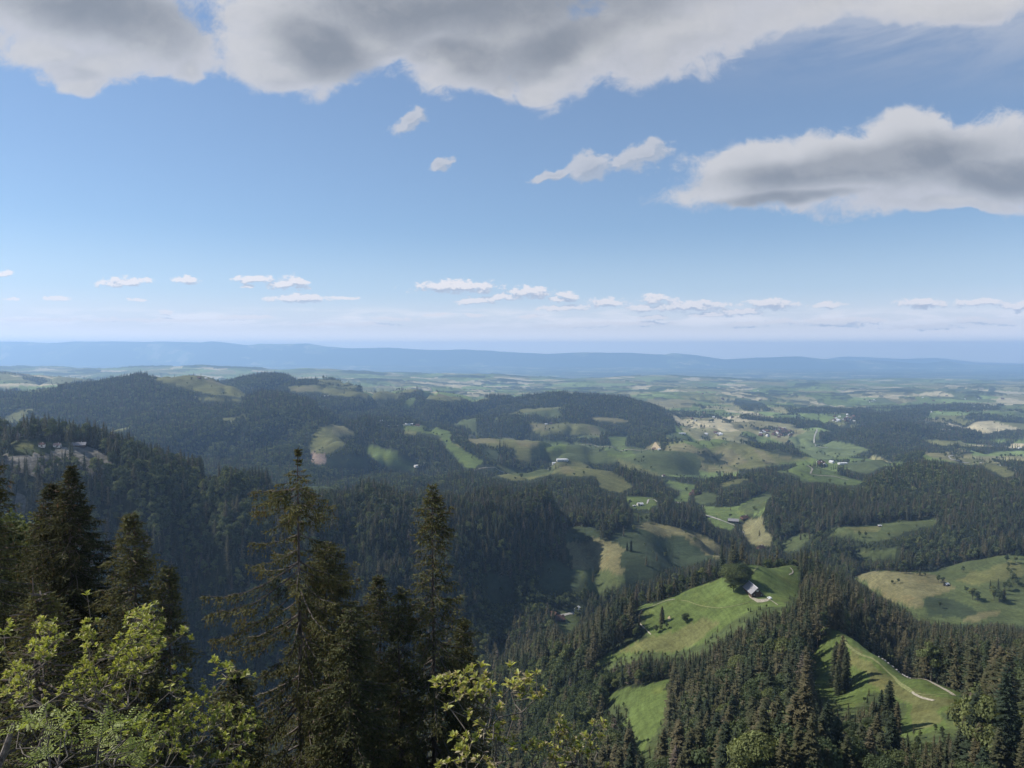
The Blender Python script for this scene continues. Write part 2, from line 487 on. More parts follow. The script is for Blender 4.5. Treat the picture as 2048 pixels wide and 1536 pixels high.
# big wooded mountain on the left
cv((-300, 920, 2250), (0, 915, 2250), (200, 915, 2300), (400, 925, 2400), (600, 935, 2450), (740, 940, 2500), (830, 938, 2600))
cv((-300, 792, 3500), (0, 782, 3600), (60, 780, 3700), (150, 777, 3800), (230, 766, 3900), (300, 752, 4000), (344, 748, 4000), (400, 752, 4000), (449, 758, 3950), (480, 767, 3800), (508, 783, 3600), (560, 794, 3500), (600, 799, 3400), (640, 802, 3300), (670, 811, 3250), (710, 833, 3200), (738, 852, 3050))
sp((0, 845, 2900), (200, 840, 3050), (400, 805, 3500), (480, 798, 3450), (450, 835, 3100), (600, 855, 2900), (670, 865, 2850), (680, 880, 2750), (300, 800, 3500), (550, 880, 2750), (640, 905, 2600))
sp((100, 880, 2600), (300, 865, 2800))
cv((-300, 810, 4400), (0, 805, 4500), (230, 790, 4800), (344, 785, 4900), (508, 803, 4300), (640, 822, 4000), (720, 855, 3700), (780, 880, 3350))
sp((727, 894, 2900), (787, 905, 2800), (834, 927, 2650), (756, 845, 3450), (700, 852, 3500), (800, 880, 3100))
# second line of hills
cv((440, 775, 5000), (500, 754, 5200), (540, 751, 5300), (600, 753, 5400), (660, 758, 5500), (700, 762, 5500), (740, 772, 5500), (800, 777, 5500), (850, 775, 5500), (900, 782, 5400), (940, 788, 5400), (980, 797, 5300))
sp((600, 775, 4800), (700, 786, 4700), (800, 800, 4700), (900, 803, 4900), (810, 820, 4400), (700, 812, 4300))
cv((960, 803, 5200), (1000, 797, 5300), (1060, 793, 5300), (1130, 790, 5300), (1200, 794, 5300), (1260, 801, 5200), (1300, 814, 5000), (1340, 838, 4600))
sp((1000, 832, 4600), (1130, 832, 4500), (1230, 838, 4500), (1110, 850, 4200), (1170, 851, 4200), (1200, 874, 3900), (1240, 874, 4000), (900, 832, 4300), (950, 847, 4100), (1050, 853, 4100), (870, 847, 4100))
cv((500, 775, 6200), (700, 785, 6500), (850, 795, 6500), (1000, 812, 6300), (1200, 815, 6300), (1300, 825, 6000), (1400, 830, 5600), (1500, 836, 5500), (1600, 840, 5500), (1750, 835, 5500), (2048, 838, 5500), (2300, 838, 5500))
sp((1400, 852, 4800), (1480, 860, 4600), (1350, 850, 4800), (1550, 855, 4900), (1620, 850, 5000))
cv((-300, 752, 7000), (0, 746, 7000), (60, 747, 7000), (150, 756, 6800), (220, 766, 6500))
cv((-300, 775, 8500), (200, 775, 8500), (500, 770, 8000), (700, 780, 8000), (1000, 795, 8000), (1300, 800, 8000), (1700, 803, 8000), (2350, 805, 8000))
cv((-300, 757, 11000), (300, 757, 11000), (700, 760, 11000), (1000, 772, 11000), (1400, 778, 11000), (2350, 782, 11000))
cv((-300, 735, 15000), (0, 732, 15000), (200, 738, 15000), (400, 734, 15000), (600, 741, 15000), (700, 744, 15000), (850, 743, 15000), (1000, 752, 15000), (1150, 757, 15000), (1290, 750, 15000), (1400, 757, 15000), (1800, 764, 15000), (2350, 765, 15000))
cv((-300, 760, 19000), (1000, 762, 19000), (2350, 760, 19500))
cv((-300, 747, 25000), (2350, 751, 25000))
cv((-300, 738, 30500), (1000, 740, 30500), (2350, 745, 30500))
cv((-300, 730, 34000), (700, 730, 34000), (1000, 733, 34000), (1500, 737, 34000), (2350, 741, 34000))

ct = np.array(CT, float)
CS = np.stack([ct[:, 0] / 150.0, np.log(ct[:, 2]) * 5.0], 1)
# drop near-duplicate control points
keep = []
for i in range(len(CS)):
    if all(np.hypot(*(CS[i] - CS[j])) > 0.12 for j in keep[-80:]):
        keep.append(i)
CS = CS[keep]; ct = ct[keep]
val = (ct[:, 1] - HORIZON) / F


def kern(r2):
    return np.sqrt(r2 + 0.05)


A = kern(((CS[:, None] - CS[None]) ** 2).sum(2))
A += np.eye(len(CS)) * -0.01
wts = np.linalg.solve(A, val - val.mean())

LD0, LD1 = math.log(3.0), math.log(34500.0)
GX = np.arange(-400, 2460, 14.0)
GL = np.arange(LD0, LD1 + 0.012, 0.012)
U = np.repeat(GX / 150.0, len(GL)); V = np.tile(GL * 5.0, len(GX))
base_py = np.zeros(len(U))
for i in range(0, len(U), 20000):
    d2 = (U[i:i + 20000, None] - CS[None, :, 0]) ** 2 + (V[i:i + 20000, None] - CS[None, :, 1]) ** 2
    base_py[i:i + 20000] = kern(d2) @ wts
base_py = (base_py + val.mean()).reshape(len(GX), len(GL))     # (row - horizon) / F, columns x distances


def ground_e(a, L):
    """-height/distance at azimuth tangent a and log distance L (before noise)"""
    px = (a * F + 1024 - GX[0]) / 14.0
    q = (L - GL[0]) / 0.012
    i = np.clip(px.astype(int), 0, len(GX) - 2); j = np.clip(q.astype(int), 0, len(GL) - 2)
    u = np.clip(px - i, 0, 1); v = np.clip(q - j, 0, 1)
    return (base_py[i, j] * (1 - u) * (1 - v) + base_py[i + 1, j] * u * (1 - v) + base_py[i, j + 1] * (1 - u) * v + base_py[i + 1, j + 1] * u * v)


# picture columns are radial: a = x / y.  the projected column differs slightly with depth, handled in proj()
JURA = [(-400, 693), (-100, 685), (0, 683), (60, 684), (100, 686), (160, 684), (250, 683), (330, 684), (400, 686), (425, 683), (450, 686), (500, 692), (518, 688), (620, 687),
        (660, 693), (700, 697), (780, 696), (850, 700), (930, 699), (1003, 703), (1100, 708), (1200, 704), (1265, 705), (1330, 711), (1342, 707), (1400, 711), (1450, 719),
        (1500, 716), (1600, 713), (1650, 719), (1700, 721), (1740, 720), (1850, 728), (1895, 722), (1930, 729), (2048, 730), (2350, 738), (2500, 740)]
JX = np.array([p[0] for p in JURA], float); JY = np.array([p[1] for p in JURA], float)


def terrain_z(x, y):
    """ground height for arrays of world x, y (y > 3)"""
    y = np.maximum(y, 3.01)
    a = x / y; L = np.log(y)
    e = ground_e(a, np.minimum(L, LD1))
    z = -e * y
    # roughness: small close by, rolling country far away
    near = sstep(y, 150, 900)
    z = z + near * 9.0 * fbm(x / 160, y / 160, 3, 4) * (1 - 0.6 * sstep(y, 500, 700) * (1 - sstep(y, 750, 900)))
    mid = sstep(y, 1600, 3500)
    z = z + mid * (38 + 26 * (1 - sstep(a, -0.05, 0.12)) * (1 - sstep(y, 3600, 4300))) * fbm(x / 420, y / 420, 11, 4)
    g2 = np.abs(fbm(x / 620 + 9, y / 900 + 4, 43, 3))
    z = z - 95 * sstep(y, 2100, 2700) * (1 - sstep(y, 5200, 7000)) * np.exp(-(g2 / 0.06) ** 2) * (0.4 + 0.6 * (1 - sstep(a, -0.05, 0.12)))
    # gullies on the wooded faces
    gl_ = np.abs(fbm(x / 260 + 3, y / 520, 41, 3))
    z = z - 26 * near * sstep(y, 800, 1000) * (1 - sstep(y, 9000, 14000)) * np.exp(-(gl_ / 0.05) ** 2) * 0.8
    far = sstep(y, 5200, 8500) * (1 - sstep(y, 16500, 20000))
    z = z + far * (170 * fbm(x / 1700 + 5, y / 1500, 21, 4) + 30 * fbm(x / 500, y / 480, 25, 3))
    plain = sstep(y, 20000, 23000) * (1 - sstep(y, 31000, 33500))
    z = z + plain * 60 * fbm(x / 2600, y / 2600, 31, 3)
    # the long mountain chain on the horizon
    jy = np.interp(a * F + 1024, JX, JY)
    top = (HORIZON - jy) / F * 38000.0 + 95 * fbm(x / 1500, x * 0 + 3.3, 57, 4)
    d = (y - 38000.0) / np.where(y < 38000, 3100.0, 3400.0)
    prof = np.exp(-d * d * 1.6)
    zb = -e * np.minimum(y, 34000)
    rid = 520 * np.abs(fbm(x / 2300 + y / 5200, y / 2600, 51, 4)) * sstep(y, 33500, 35500)
    j = zb * 0 - 850 + (top + 850) * prof - rid * (1 - prof) * 1.4
    z = np.where(y > 32500, np.maximum(np.where(y > 34000, -900, z), j), z)
    return z


# the second, fainter chain on the right stands 14 km farther back

# ------------------------------------------------------------------ land cover, drawn on the ground that can be seen
MEADOW = (0.078, 0.106, 0.031)
MEADOW2 = (0.062, 0.078, 0.031)
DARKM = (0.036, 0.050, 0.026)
TAN = (0.125, 0.116, 0.056)
OLIVE = (0.100, 0.104, 0.040)
EARTH = (0.34, 0.27, 0.18)
ROCK = (0.33, 0.29, 0.25)
FLOOR = (0.026, 0.034, 0.016)
PALE = (0.155, 0.148, 0.074)
# (colour or None for woodland, polygon in picture coordinates, nearest and farthest distance it may lie at)
COVER = [
    # big wooded mountain: clearings
    (OLIVE, [(301, 752), (344, 745), (390, 750), (449, 755), (476, 765), (508, 783), (480, 795), (449, 791), (410, 787), (375, 776), (312, 760)], 3000, 4300),
    (TAN, [(415, 757), (470, 762), (495, 775), (440, 770), (412, 762)], 3000, 4300),
    (OLIVE, [(387, 793), (440, 797), (488, 798), (486, 802), (400, 799)], 2500, 4300),
    (TAN, [(296, 755), (305, 751), (309, 756), (300, 760)], 2500, 4300),
    (DARKM, [(633, 805), (652, 808), (650, 822), (636, 818)], 2500, 4300),
    (OLIVE, [(662, 848), (684, 850), (711, 868), (674, 876), (694, 888), (659, 907), (620, 911), (616, 888), (635, 856)], 2000, 4000),
    (PALE, [(664, 850), (684, 851), (711, 867), (680, 873), (664, 868)], 2000, 4000),
    ((0.20, 0.15, 0.12), [(622, 906), (650, 906), (656, 924), (640, 930), (620, 922)], 2000, 4000),
    (DARKM, [(666, 911), (733, 915), (740, 935), (650, 930)], 2000, 4000),
    (MEADOW, [(727, 893), (752, 891), (787, 903), (834, 927), (830, 936), (783, 936), (756, 923), (733, 907)], 2000, 4000),
    (MEADOW, [(803, 850), (842, 850), (873, 854), (901, 864), (901, 884), (932, 903), (967, 923), (951, 936), (932, 936), (897, 897), (881, 872), (842, 864), (807, 860)], 2200, 4000),
    (TAN, [(932, 867), (987, 871), (997, 887), (952, 887), (938, 882)], 2200, 4000),
    (OLIVE, [(1006, 872), (1061, 878), (1084, 884), (1084, 915), (1061, 923), (1030, 919), (1030, 895), (1010, 884)], 2200, 4000),
    (TAN, [(1030, 880), (1075, 884), (1078, 893), (1040, 892)], 2200, 4000),
    (DARKM, [(960, 898), (990, 900), (998, 918), (975, 915)], 2200, 4000),
    (MEADOW2, [(1080, 881), (1139, 885), (1194, 890), (1264, 893), (1287, 899), (1373, 903), (1402, 909), (1400, 950), (1323, 952), (1295, 938), (1240, 919), (1225, 926), (1178, 925), (1143, 921), (1100, 921), (1080, 915)], 2000, 4000),
    (MEADOW, [(1085, 884), (1135, 888), (1130, 902), (1090, 898)], 2000, 4000),
    (MEADOW, [(1210, 894), (1260, 897), (1275, 915), (1215, 912)], 2000, 4000),
    (OLIVE, [(948, 938), (990, 931), (1049, 925), (1104, 921), (1178, 920), (1230, 929), (1230, 944), (1186, 952), (1147, 953), (1104, 946), (1069, 960), (1030, 960), (987, 950), (951, 944)], 1700, 2800),
    (MEADOW2, [(990, 938), (1104, 928), (1110, 945), (1060, 955), (1000, 945)], 1700, 2800),
    (TAN, [(1118, 929), (1137, 929), (1152, 946), (1125, 948)], 1700, 2800),
    (TAN, [(1182, 925), (1221, 929), (1218, 940), (1180, 936)], 1700, 2800),
    (OLIVE, [(1190, 946), (1230, 946), (1268, 972), (1240, 986), (1200, 977)], 1700, 2800),
    (OLIVE, [(1057, 846), (1110, 848), (1125, 846), (1170, 848), (1195, 853), (1202, 873), (1175, 870), (1130, 869), (1100, 863), (1080, 869), (1062, 859)], 3500, 5000),
    (TAN, [(1060, 848), (1098, 848), (1100, 858), (1068, 862)], 3500, 5000),
    (TAN, [(1178, 852), (1196, 855), (1203, 872), (1180, 868)], 3500, 5000),
    (TAN, [(1178, 833), (1230, 836), (1262, 842), (1230, 846), (1185, 839)], 3500, 5400),
    (MEADOW, [(1213, 873), (1255, 872), (1252, 892), (1225, 892)], 3000, 5000),
    (TAN, [(1300, 888), (1315, 882), (1326, 899), (1290, 899)], 2500, 4500),
    (MEADOW, [(805, 817), (812, 800), (835, 792), (828, 807), (816, 818)], 3500, 5600),
    (OLIVE, [(842, 776), (900, 787), (980, 797), (975, 804), (900, 803), (850, 798), (842, 788)], 3500, 5600),
    (OLIVE, [(745, 766), (850, 776), (842, 790), (780, 792), (745, 785)], 3500, 5600),
    (OLIVE, [(574, 773), (625, 769), (664, 777), (740, 782), (800, 783), (800, 798), (740, 795), (660, 790), (640, 783), (580, 783)], 4000, 5600),
    (TAN, [(578, 776), (622, 772), (640, 780), (590, 783)], 4000, 5600),
    (OLIVE, [(625, 757), (690, 762), (725, 772), (700, 777), (640, 767)], 4000, 5600),
    (TAN, [(870, 785), (940, 793), (960, 797), (880, 794)], 4000, 5600),
    # near wooded ridge
    (DARKM, [(535, 957), (586, 959), (625, 961), (727, 964), (720, 975), (625, 976), (547, 969)], 900, 1500),
    (DARKM, [(402, 937), (430, 937), (453, 945), (414, 951)], 900, 1500),
    (MEADOW2, [(1147, 983), (1180, 984), (1207, 996), (1190, 1006), (1150, 992)], 900, 1700),
    (ROCK, [(0, 914), (39, 914), (78, 918), (117, 902), (164, 890), (203, 905), (219, 926), (213, 937), (188, 936), (168, 932), (133, 916), (102, 930), (78, 943), (39, 941), (0, 943)], 850, 1200),
    (ROCK, [(164, 930), (184, 930), (184, 968), (168, 946)], 800, 1200),
    (ROCK, [(20, 992), (40, 1000), (57, 1025), (30, 1016)], 800, 1200),
    (OLIVE, [(20, 884), (130, 884), (160, 891), (60, 897), (20, 893)], 850, 1200),
    # fields across the valley
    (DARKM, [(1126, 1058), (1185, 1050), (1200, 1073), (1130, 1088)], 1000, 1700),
    (TAN, [(1130, 1086), (1195, 1073), (1253, 1099), (1239, 1106), (1239, 1127), (1249, 1166), (1191, 1170), (1161, 1163), (1150, 1137), (1137, 1106)], 1000, 1700),
    (MEADOW2, [(1150, 1137), (1200, 1140), (1249, 1150), (1249, 1170), (1191, 1175), (1161, 1163)], 1000, 1700),
    (TAN, [(1145, 1108), (1235, 1106), (1240, 1125), (1190, 1136), (1152, 1130)], 1000, 1700),
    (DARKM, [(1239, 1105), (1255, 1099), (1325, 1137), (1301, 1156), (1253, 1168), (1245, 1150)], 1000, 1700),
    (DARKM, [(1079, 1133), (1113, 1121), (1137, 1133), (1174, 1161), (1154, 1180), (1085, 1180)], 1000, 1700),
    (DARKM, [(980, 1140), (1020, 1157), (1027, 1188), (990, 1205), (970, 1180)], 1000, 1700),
    (MEADOW2, [(1171, 1168), (1205, 1168), (1210, 1184), (1180, 1180)], 1000, 1700),
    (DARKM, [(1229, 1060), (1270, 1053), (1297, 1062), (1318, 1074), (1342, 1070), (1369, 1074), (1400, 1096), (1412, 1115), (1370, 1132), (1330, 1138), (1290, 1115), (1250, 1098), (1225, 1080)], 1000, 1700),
    (TAN, [(1270, 1055), (1294, 1043), (1325, 1048), (1386, 1062), (1427, 1084), (1453, 1106), (1434, 1117), (1410, 1109), (1400, 1096), (1369, 1074), (1342, 1070), (1318, 1074), (1297, 1062)], 1000, 1700),
    (MEADOW2, [(1263, 1024), (1300, 1028), (1290, 1046), (1262, 1050)], 1000, 1800),
    (MEADOW, [(1249, 992), (1308, 995), (1320, 1007), (1296, 1019), (1267, 1019), (1253, 1004)], 1600, 2100),
    (MEADOW, [(1318, 956), (1362, 966), (1393, 969), (1390, 980), (1379, 990), (1376, 1004), (1345, 1004), (1359, 990), (1362, 978), (1328, 966)], 1700, 3000),
    ((0.10, 0.135, 0.045), [(1407, 1012), (1427, 1015), (1478, 1012), (1533, 983), (1547, 980), (1533, 1004), (1526, 1031), (1495, 1034), (1478, 1046), (1458, 1043), (1410, 1031)], 1600, 2400),
    (MEADOW2, [(1478, 1016), (1533, 985), (1545, 982), (1530, 1008), (1520, 1028), (1495, 1032)], 1600, 2400),
    ((0.10, 0.135, 0.045), [(1410, 1031), (1458, 1045), (1472, 1053), (1465, 1062), (1430, 1052)], 1500, 2400),
    (PALE, [(1482, 1051), (1499, 1041), (1526, 1034), (1523, 1051), (1533, 1065), (1547, 1088), (1523, 1095), (1499, 1088), (1489, 1072)], 1400, 2200),
    (MEADOW2, [(1383, 997), (1403, 984), (1437, 991), (1427, 1006), (1403, 1009)], 1900, 2400),
    (OLIVE, [(1434, 969), (1478, 956), (1506, 957), (1444, 975)], 1900, 2500),
    (MEADOW, [(1547, 938), (1615, 928), (1625, 937), (1670, 940), (1680, 950), (1700, 957), (1735, 965), (1700, 972), (1649, 965), (1598, 961), (1595, 949)], 2200, 3000),
    (OLIVE, [(1393, 911), (1465, 878), (1506, 888), (1560, 898), (1624, 917), (1547, 930), (1506, 937), (1478, 939), (1410, 935)], 2700, 3900),
    (TAN, [(1410, 915), (1455, 895), (1500, 925), (1440, 935)], 2700, 3900),
    (TAN, [(1505, 896), (1530, 905), (1555, 925), (1530, 927)], 2700, 3900),
    (TAN, [(1560, 902), (1590, 915), (1575, 922), (1555, 912)], 2700, 3900),
    (MEADOW, [(1345, 868), (1450, 876), (1460, 884), (1400, 900), (1390, 893), (1350, 880)], 2700, 3900),
    ((0.11, 0.138, 0.055), [(1583, 890), (1640, 878), (1700, 888), (1740, 899), (1685, 917), (1634, 920), (1618, 909)], 3100, 4400),
    ((0.11, 0.138, 0.055), [(1577, 877), (1634, 856), (1640, 880), (1590, 892)], 3600, 4900),
    (MEADOW2, [(1685, 928), (1745, 910), (1786, 916), (1764, 934), (1735, 949), (1704, 942)], 2600, 3400),
    (PALE, [(1846, 906), (1906, 902), (2014, 907), (2022, 918), (1938, 930), (1897, 922), (1853, 911)], 2500, 3200),
    (OLIVE, [(1930, 905), (2016, 909), (2020, 918), (1940, 928), (1925, 918)], 2500, 3200),
    (OLIVE, [(1960, 926), (2001, 928), (2035, 947), (2012, 956), (1979, 939)], 2300, 3200),
    (MEADOW2, [(1913, 882), (2001, 880), (2048, 883), (2048, 897), (1990, 892), (1920, 890)], 3400, 4000),
    (MEADOW2, [(1634, 1067), (1694, 1052), (1758, 1048), (1808, 1043), (1868, 1035), (1877, 1045), (1808, 1066), (1780, 1078), (1735, 1082), (1704, 1072), (1659, 1070)], 1300, 1700),
    (OLIVE, [(1694, 1056), (1758, 1051), (1765, 1060), (1710, 1068)], 1300, 1700),
    (MEADOW2, [(1561, 1083), (1602, 1068), (1634, 1065), (1596, 1101), (1564, 1104)], 1300, 1700),
    (MEADOW2, [(1700, 1103), (1808, 1097), (1792, 1113), (1716, 1117)], 1250, 1500),
    (MEADOW2, [(1700, 1144), (1843, 1143), (1938, 1124), (2023, 1110), (2055, 1112), (2200, 1120), (2200, 1260), (2048, 1251), (2000, 1242), (1922, 1248), (1824, 1234), (1824, 1211), (1789, 1199), (1748, 1177), (1723, 1161)], 850, 1300),
    (TAN, [(1700, 1142), (1843, 1146), (1890, 1163), (1905, 1178), (1880, 1190), (1846, 1195), (1843, 1210), (1824, 1217), (1789, 1201), (1748, 1179)], 850, 1300),
    (OLIVE, [(1905, 1160), (2023, 1120), (2048, 1125), (2048, 1150), (1960, 1170)], 850, 1300),
    (DARKM, [(1840, 1205), (1860, 1194), (1895, 1195), (1940, 1212), (1945, 1228), (1920, 1236), (1860, 1228)], 850, 1300),
    (TAN, [(1920, 1240), (1945, 1228), (2010, 1222), (1990, 1234), (1940, 1246)], 850, 1300),
    # barn hill
    (MEADOW, [(1277, 1215), (1328, 1198), (1394, 1170), (1455, 1150), (1490, 1130), (1512, 1126), (1547, 1136), (1572, 1128), (1600, 1128), (1616, 1150), (1592, 1167), (1602, 1190), (1562, 1212), (1540, 1217), (1500, 1227), (1470, 1252), (1430, 1277), (1395, 1302), (1340, 1312), (1290, 1302), (1245, 1314), (1200, 1328), (1185, 1326), (1240, 1302), (1300, 1270), (1285, 1240)], 500, 742),
    (OLIVE, [(1240, 1304), (1300, 1272), (1400, 1240), (1440, 1240), (1395, 1298), (1340, 1308), (1290, 1300)], 500, 742),
    (MEADOW, [(1180, 1412), (1226, 1384), (1290, 1372), (1338, 1358), (1334, 1420), (1320, 1470), (1290, 1515), (1268, 1480), (1268, 1440), (1250, 1410)], 380, 600),
    (MEADOW, [(1637, 1245), (1672, 1264), (1716, 1274), (1761, 1300), (1818, 1335), (1865, 1360), (1919, 1390), (1932, 1402), (1919, 1430), (1913, 1462), (1843, 1475), (1811, 1455), (1802, 1408), (1770, 1385), (1704, 1408), (1685, 1418), (1630, 1385), (1625, 1290), (1640, 1268)], 280, 505),
    (OLIVE, [(1700, 1292), (1760, 1330), (1840, 1385), (1905, 1400), (1915, 1440), (1850, 1460), (1805, 1405), (1740, 1350), (1700, 1330)], 280, 505),
    # valley floor
    (MEADOW2, [(1105, 1230), (1165, 1212), (1165, 1225), (1150, 1252), (1130, 1268), (1118, 1250)], 900, 1250),
    (MEADOW2, [(990, 1290), (1010, 1280), (1015, 1300), (1000, 1305)], 900, 1250),
]


def in_poly(x, y, poly):
    p = np.array(poly, float)
    bb = (x > p[:, 0].min()) & (x < p[:, 0].max()) & (y > p[:, 1].min()) & (y < p[:, 1].max())
    out = np.zeros(x.shape, bool)
    idx = np.nonzero(bb)
    xs = x[idx]; ys = y[idx]
    r = np.zeros(xs.shape, bool)
    j = len(p) - 1
    for i in range(len(p)):
        c = (p[i, 1] > ys) != (p[j, 1] > ys)
        with np.errstate(divide='ignore', invalid='ignore'):
            t = xs < (p[j, 0] - p[i, 0]) * (ys - p[i, 1]) / (p[j, 1] - p[i, 1]) + p[i, 0]
        r ^= c & t
        j = i
    out[idx] = r
    return out


def cell_noise(x, y, seed):
    """voronoi cells: returns a random number per cell and the distance to the border"""
    ix = np.floor(x).astype(np.int64); iy = np.floor(y).astype(np.int64)
    best = np.full(x.shape, 1e9); sec = np.full(x.shape, 1e9); rid = np.zeros(x.shape)
    for dx in (-1, 0, 1):
        for dy in (-1, 0, 1):
            cx = ix + dx; cy_ = iy + dy
            qx = cx + _hash(cx, cy_, seed); qy = cy_ + _hash(cx, cy_, seed + 7)
            d = (qx - x) ** 2 + (qy - y) ** 2
            c = d < best
            sec = np.where(c, best, np.minimum(sec, d))
            rid = np.where(c, _hash(cx, cy_, seed + 13), rid)
            best = np.where(c, d, best)
    return rid, np.sqrt(sec) - np.sqrt(best)


def cover(x, y, z):
    """albedo (n,3), woodland flag and cliff flag for ground points"""
    px, py = proj(x, y, z)
    D = y
    k = 500.0 / np.maximum(D, 100)
    jx = px + (fbm(x / 22, y / 22, 61, 3) * 34) * k * 2.0
    jy = py + (fbm(x / 22 + 40, y / 22, 62, 3) * 10) * k * 2.0
    n = len(x)
    col = np.zeros((n, 3)); col[:] = FLOOR
    wood = np.ones(n, bool)
    # open farmland: right of centre and far away
    right = ((D > 2750) & (px > 1330)) | (D > 5600)
    right &= ~((px < 1330) & (D < 5600))
    jit = fbm(x / 600, y / 600, 70, 3)
    wr, wb = cell_noise(x / 330 + 0.5 * fbm(x / 300, y / 300, 71, 2), y / 420 + 0.5 * fbm(x / 300 + 9, y / 300, 72, 2), 5)
    pal = np.array([MEADOW, MEADOW2, OLIVE, TAN, PALE, MEADOW, (0.12, 0.16, 0.055), (0.27, 0.24, 0.15)])
    fcol = pal[(wr * 7.99).astype(int)] * 1.25
    wd = fbm(x / 900 + 3, y / 420 + 7, 73, 5)
    dens = -0.105 + 0.12 * sstep(D, 13000, 26000) - 0.06 * (1 - sstep(D, 7000, 9000))
    fw = (wd > 0.035 - dens) | ((fbm(x / 260, y / 90, 74, 3) > 0.21) & (D < 12000))
    near_ = right
    col[near_] = fcol[near_]
    wood[near_] = fw[near_]
    glade = (fbm(x / 230 + 2, y / 380, 81, 3) > 0.195) & (D > 2300) & ~near_
    col[glade] = np.where((jit > 0)[glade][:, None], np.array(MEADOW2), np.array(OLIVE))
    wood[glade] = False
    # meadows scattered in the hidden or unlisted parts of the hills on the left
    jur = D > 33200
    jw = fbm(x / 1500, y / 1500, 77, 4) > -0.10
    wood[jur] = jw[jur]
    # villages' and ridges' woods on the right, listed
    for poly, d0, d1 in WOODS:
        m = in_poly(jx, jy, poly) & (D > d0) & (D < d1)
        wood[m] = True
    for c, poly, d0, d1 in COVER:
        m = in_poly(jx, jy, poly) & (D > d0) & (D < d1)
        col[m] = c
        wood[m] = c is None
    for poly, d0, d1 in WOODS_TOP:
        m = in_poly(jx, jy, poly) & (D > d0) & (D < d1)
        wood[m] = True
    px6, py6 = proj(x, y, z + 7.0)
    scrub = np.zeros(n, bool)
    for c, poly, d0, d1 in COVER:
        if c is not ROCK and d1 < 1350:
            scrub |= wood & in_poly(px6, py6, poly) & (D > d0 * 0.85) & (D < d1)
    rock = np.abs(col - np.array(ROCK)).sum(1) < 1e-6
    wood[D < 200] = True
    col[wood] = FLOOR
    sc_ = np.clip(0.5 + 1.6 * fbm(x / 7, y / 7, 88, 3), 0, 1)[:, None]
    col[scrub] = (np.array((0.072, 0.090, 0.032)) * sc_ + np.array((0.042, 0.056, 0.024)) * (1 - sc_))[scrub]
    far = wood & (D > 7500)
    col[far] = (0.030, 0.042, 0.024)
    return col, wood, rock


WOODS = [
    ([(1730, 905), (1785, 878), (1850, 880), (1850, 900), (1840, 928), (1780, 926), (1760, 915)], 2650, 4000),
    ([(1770, 930), (1960, 932), (2000, 935), (2048, 955), (2048, 930), (2030, 922), (1940, 930)], 2650, 3300),
    ([(1690, 940), (1730, 925), (1770, 935), (1800, 950), (1740, 965)], 2650, 3200),
    ([(1475, 935), (1590, 930), (1590, 960), (1480, 950)], 2650, 3300),
    ([(1655, 885), (1650, 868), (1685, 846), (1748, 836), (1811, 836), (1850, 842), (1860, 858), (1840, 880), (1860, 900), (1760, 905), (1700, 893), (1670, 892)], 3900, 5000),
    ([(1850, 858), (1950, 862), (2048, 866), (2048, 880), (1990, 878), (1900, 882), (1850, 880)], 3900, 5000),
    ([(1571, 820), (1640, 821), (1640, 827), (1580, 826)], 5000, 7500),
    ([(1764, 838), (1790, 824), (1860, 822), (1860, 834), (1800, 842)], 4900, 6500),
    ([(1450, 800), (1520, 806), (1540, 820), (1490, 822)], 5000, 8000),
    ([(1310, 835), (1345, 832), (1350, 866), (1300, 872), (1290, 850)], 3900, 6000),
]
WOODS_TOP = [
    ([(1400, 925), (1440, 905), (1450, 910), (1425, 930)], 2700, 3900),
    ([(1462, 880), (1480, 880), (1560, 900), (1610, 910), (1600, 918), (1540, 905)], 2700, 3900),
    ([(1395, 908), (1410, 905), (1455, 925), (1440, 932)], 2700, 3900),
]

# terrain sheet: a fan of columns and rows that get wider with distance
m_ground, G, gbs = principled('ground_cover', (0.1, 0.1, 0.1), 0.95, 0.1)
at = G.t.nodes.new('ShaderNodeAttribute'); at.attribute_name = 'cover'
tc = G.t.nodes.new('ShaderNodeTexCoord')
gp = tc.outputs['Object']
n1 = G.noise(gp, 0.012, 6, 0.6)
n2 = G.noise(gp, 0.25, 5, 0.65)
n3 = G.noise(G.v('MULTIPLY', gp, (0.25, 0.9, 1.0)), 0.10, 4, 0.6)
f = G.m('MULTIPLY', G.m('MULTIPLY', G.smooth(n1, 0.2, 0.8, 0.72, 1.28), G.smooth(n2, 0.2, 0.8, 0.72, 1.28)), G.smooth(n3, 0.2, 0.8, 0.82, 1.2))
gc = G.v('SCALE', at.outputs['Color'], s=f)
gc = G.v('SCALE', gc, s=G.smooth(G.noise(gp, 1.1, 3, 0.6), 0.2, 0.8, 0.8, 1.2))
# little terraces trodden along the slope by cattle
gz = G.v('MULTIPLY', gp, (0.02, 0.02, 0.9))
gc = G.v('SCALE', gc, s=G.smooth(G.noise(gz, 1.0, 4, 0.7), 0.36, 0.64, 0.87, 1.10))
# sun-dried grass streaks
gc = G.mix(G.smooth(G.noise(gp, 0.035, 5, 0.65), 0.52, 0.72, 0.0, 0.35), gc, G.v('MULTIPLY', gc, (1.55, 1.18, 1.0)))
G.put(gbs.inputs['Base Color'], gc)
bmp = G.t.nodes.new('ShaderNodeBump')
bmp.inputs['Strength'].default_value = 0.9
bmp.inputs['Distance'].default_value = 0.6
G.put(bmp.inputs['Height'], n2)
G.put(gbs.inputs['Normal'], bmp.outputs[0])

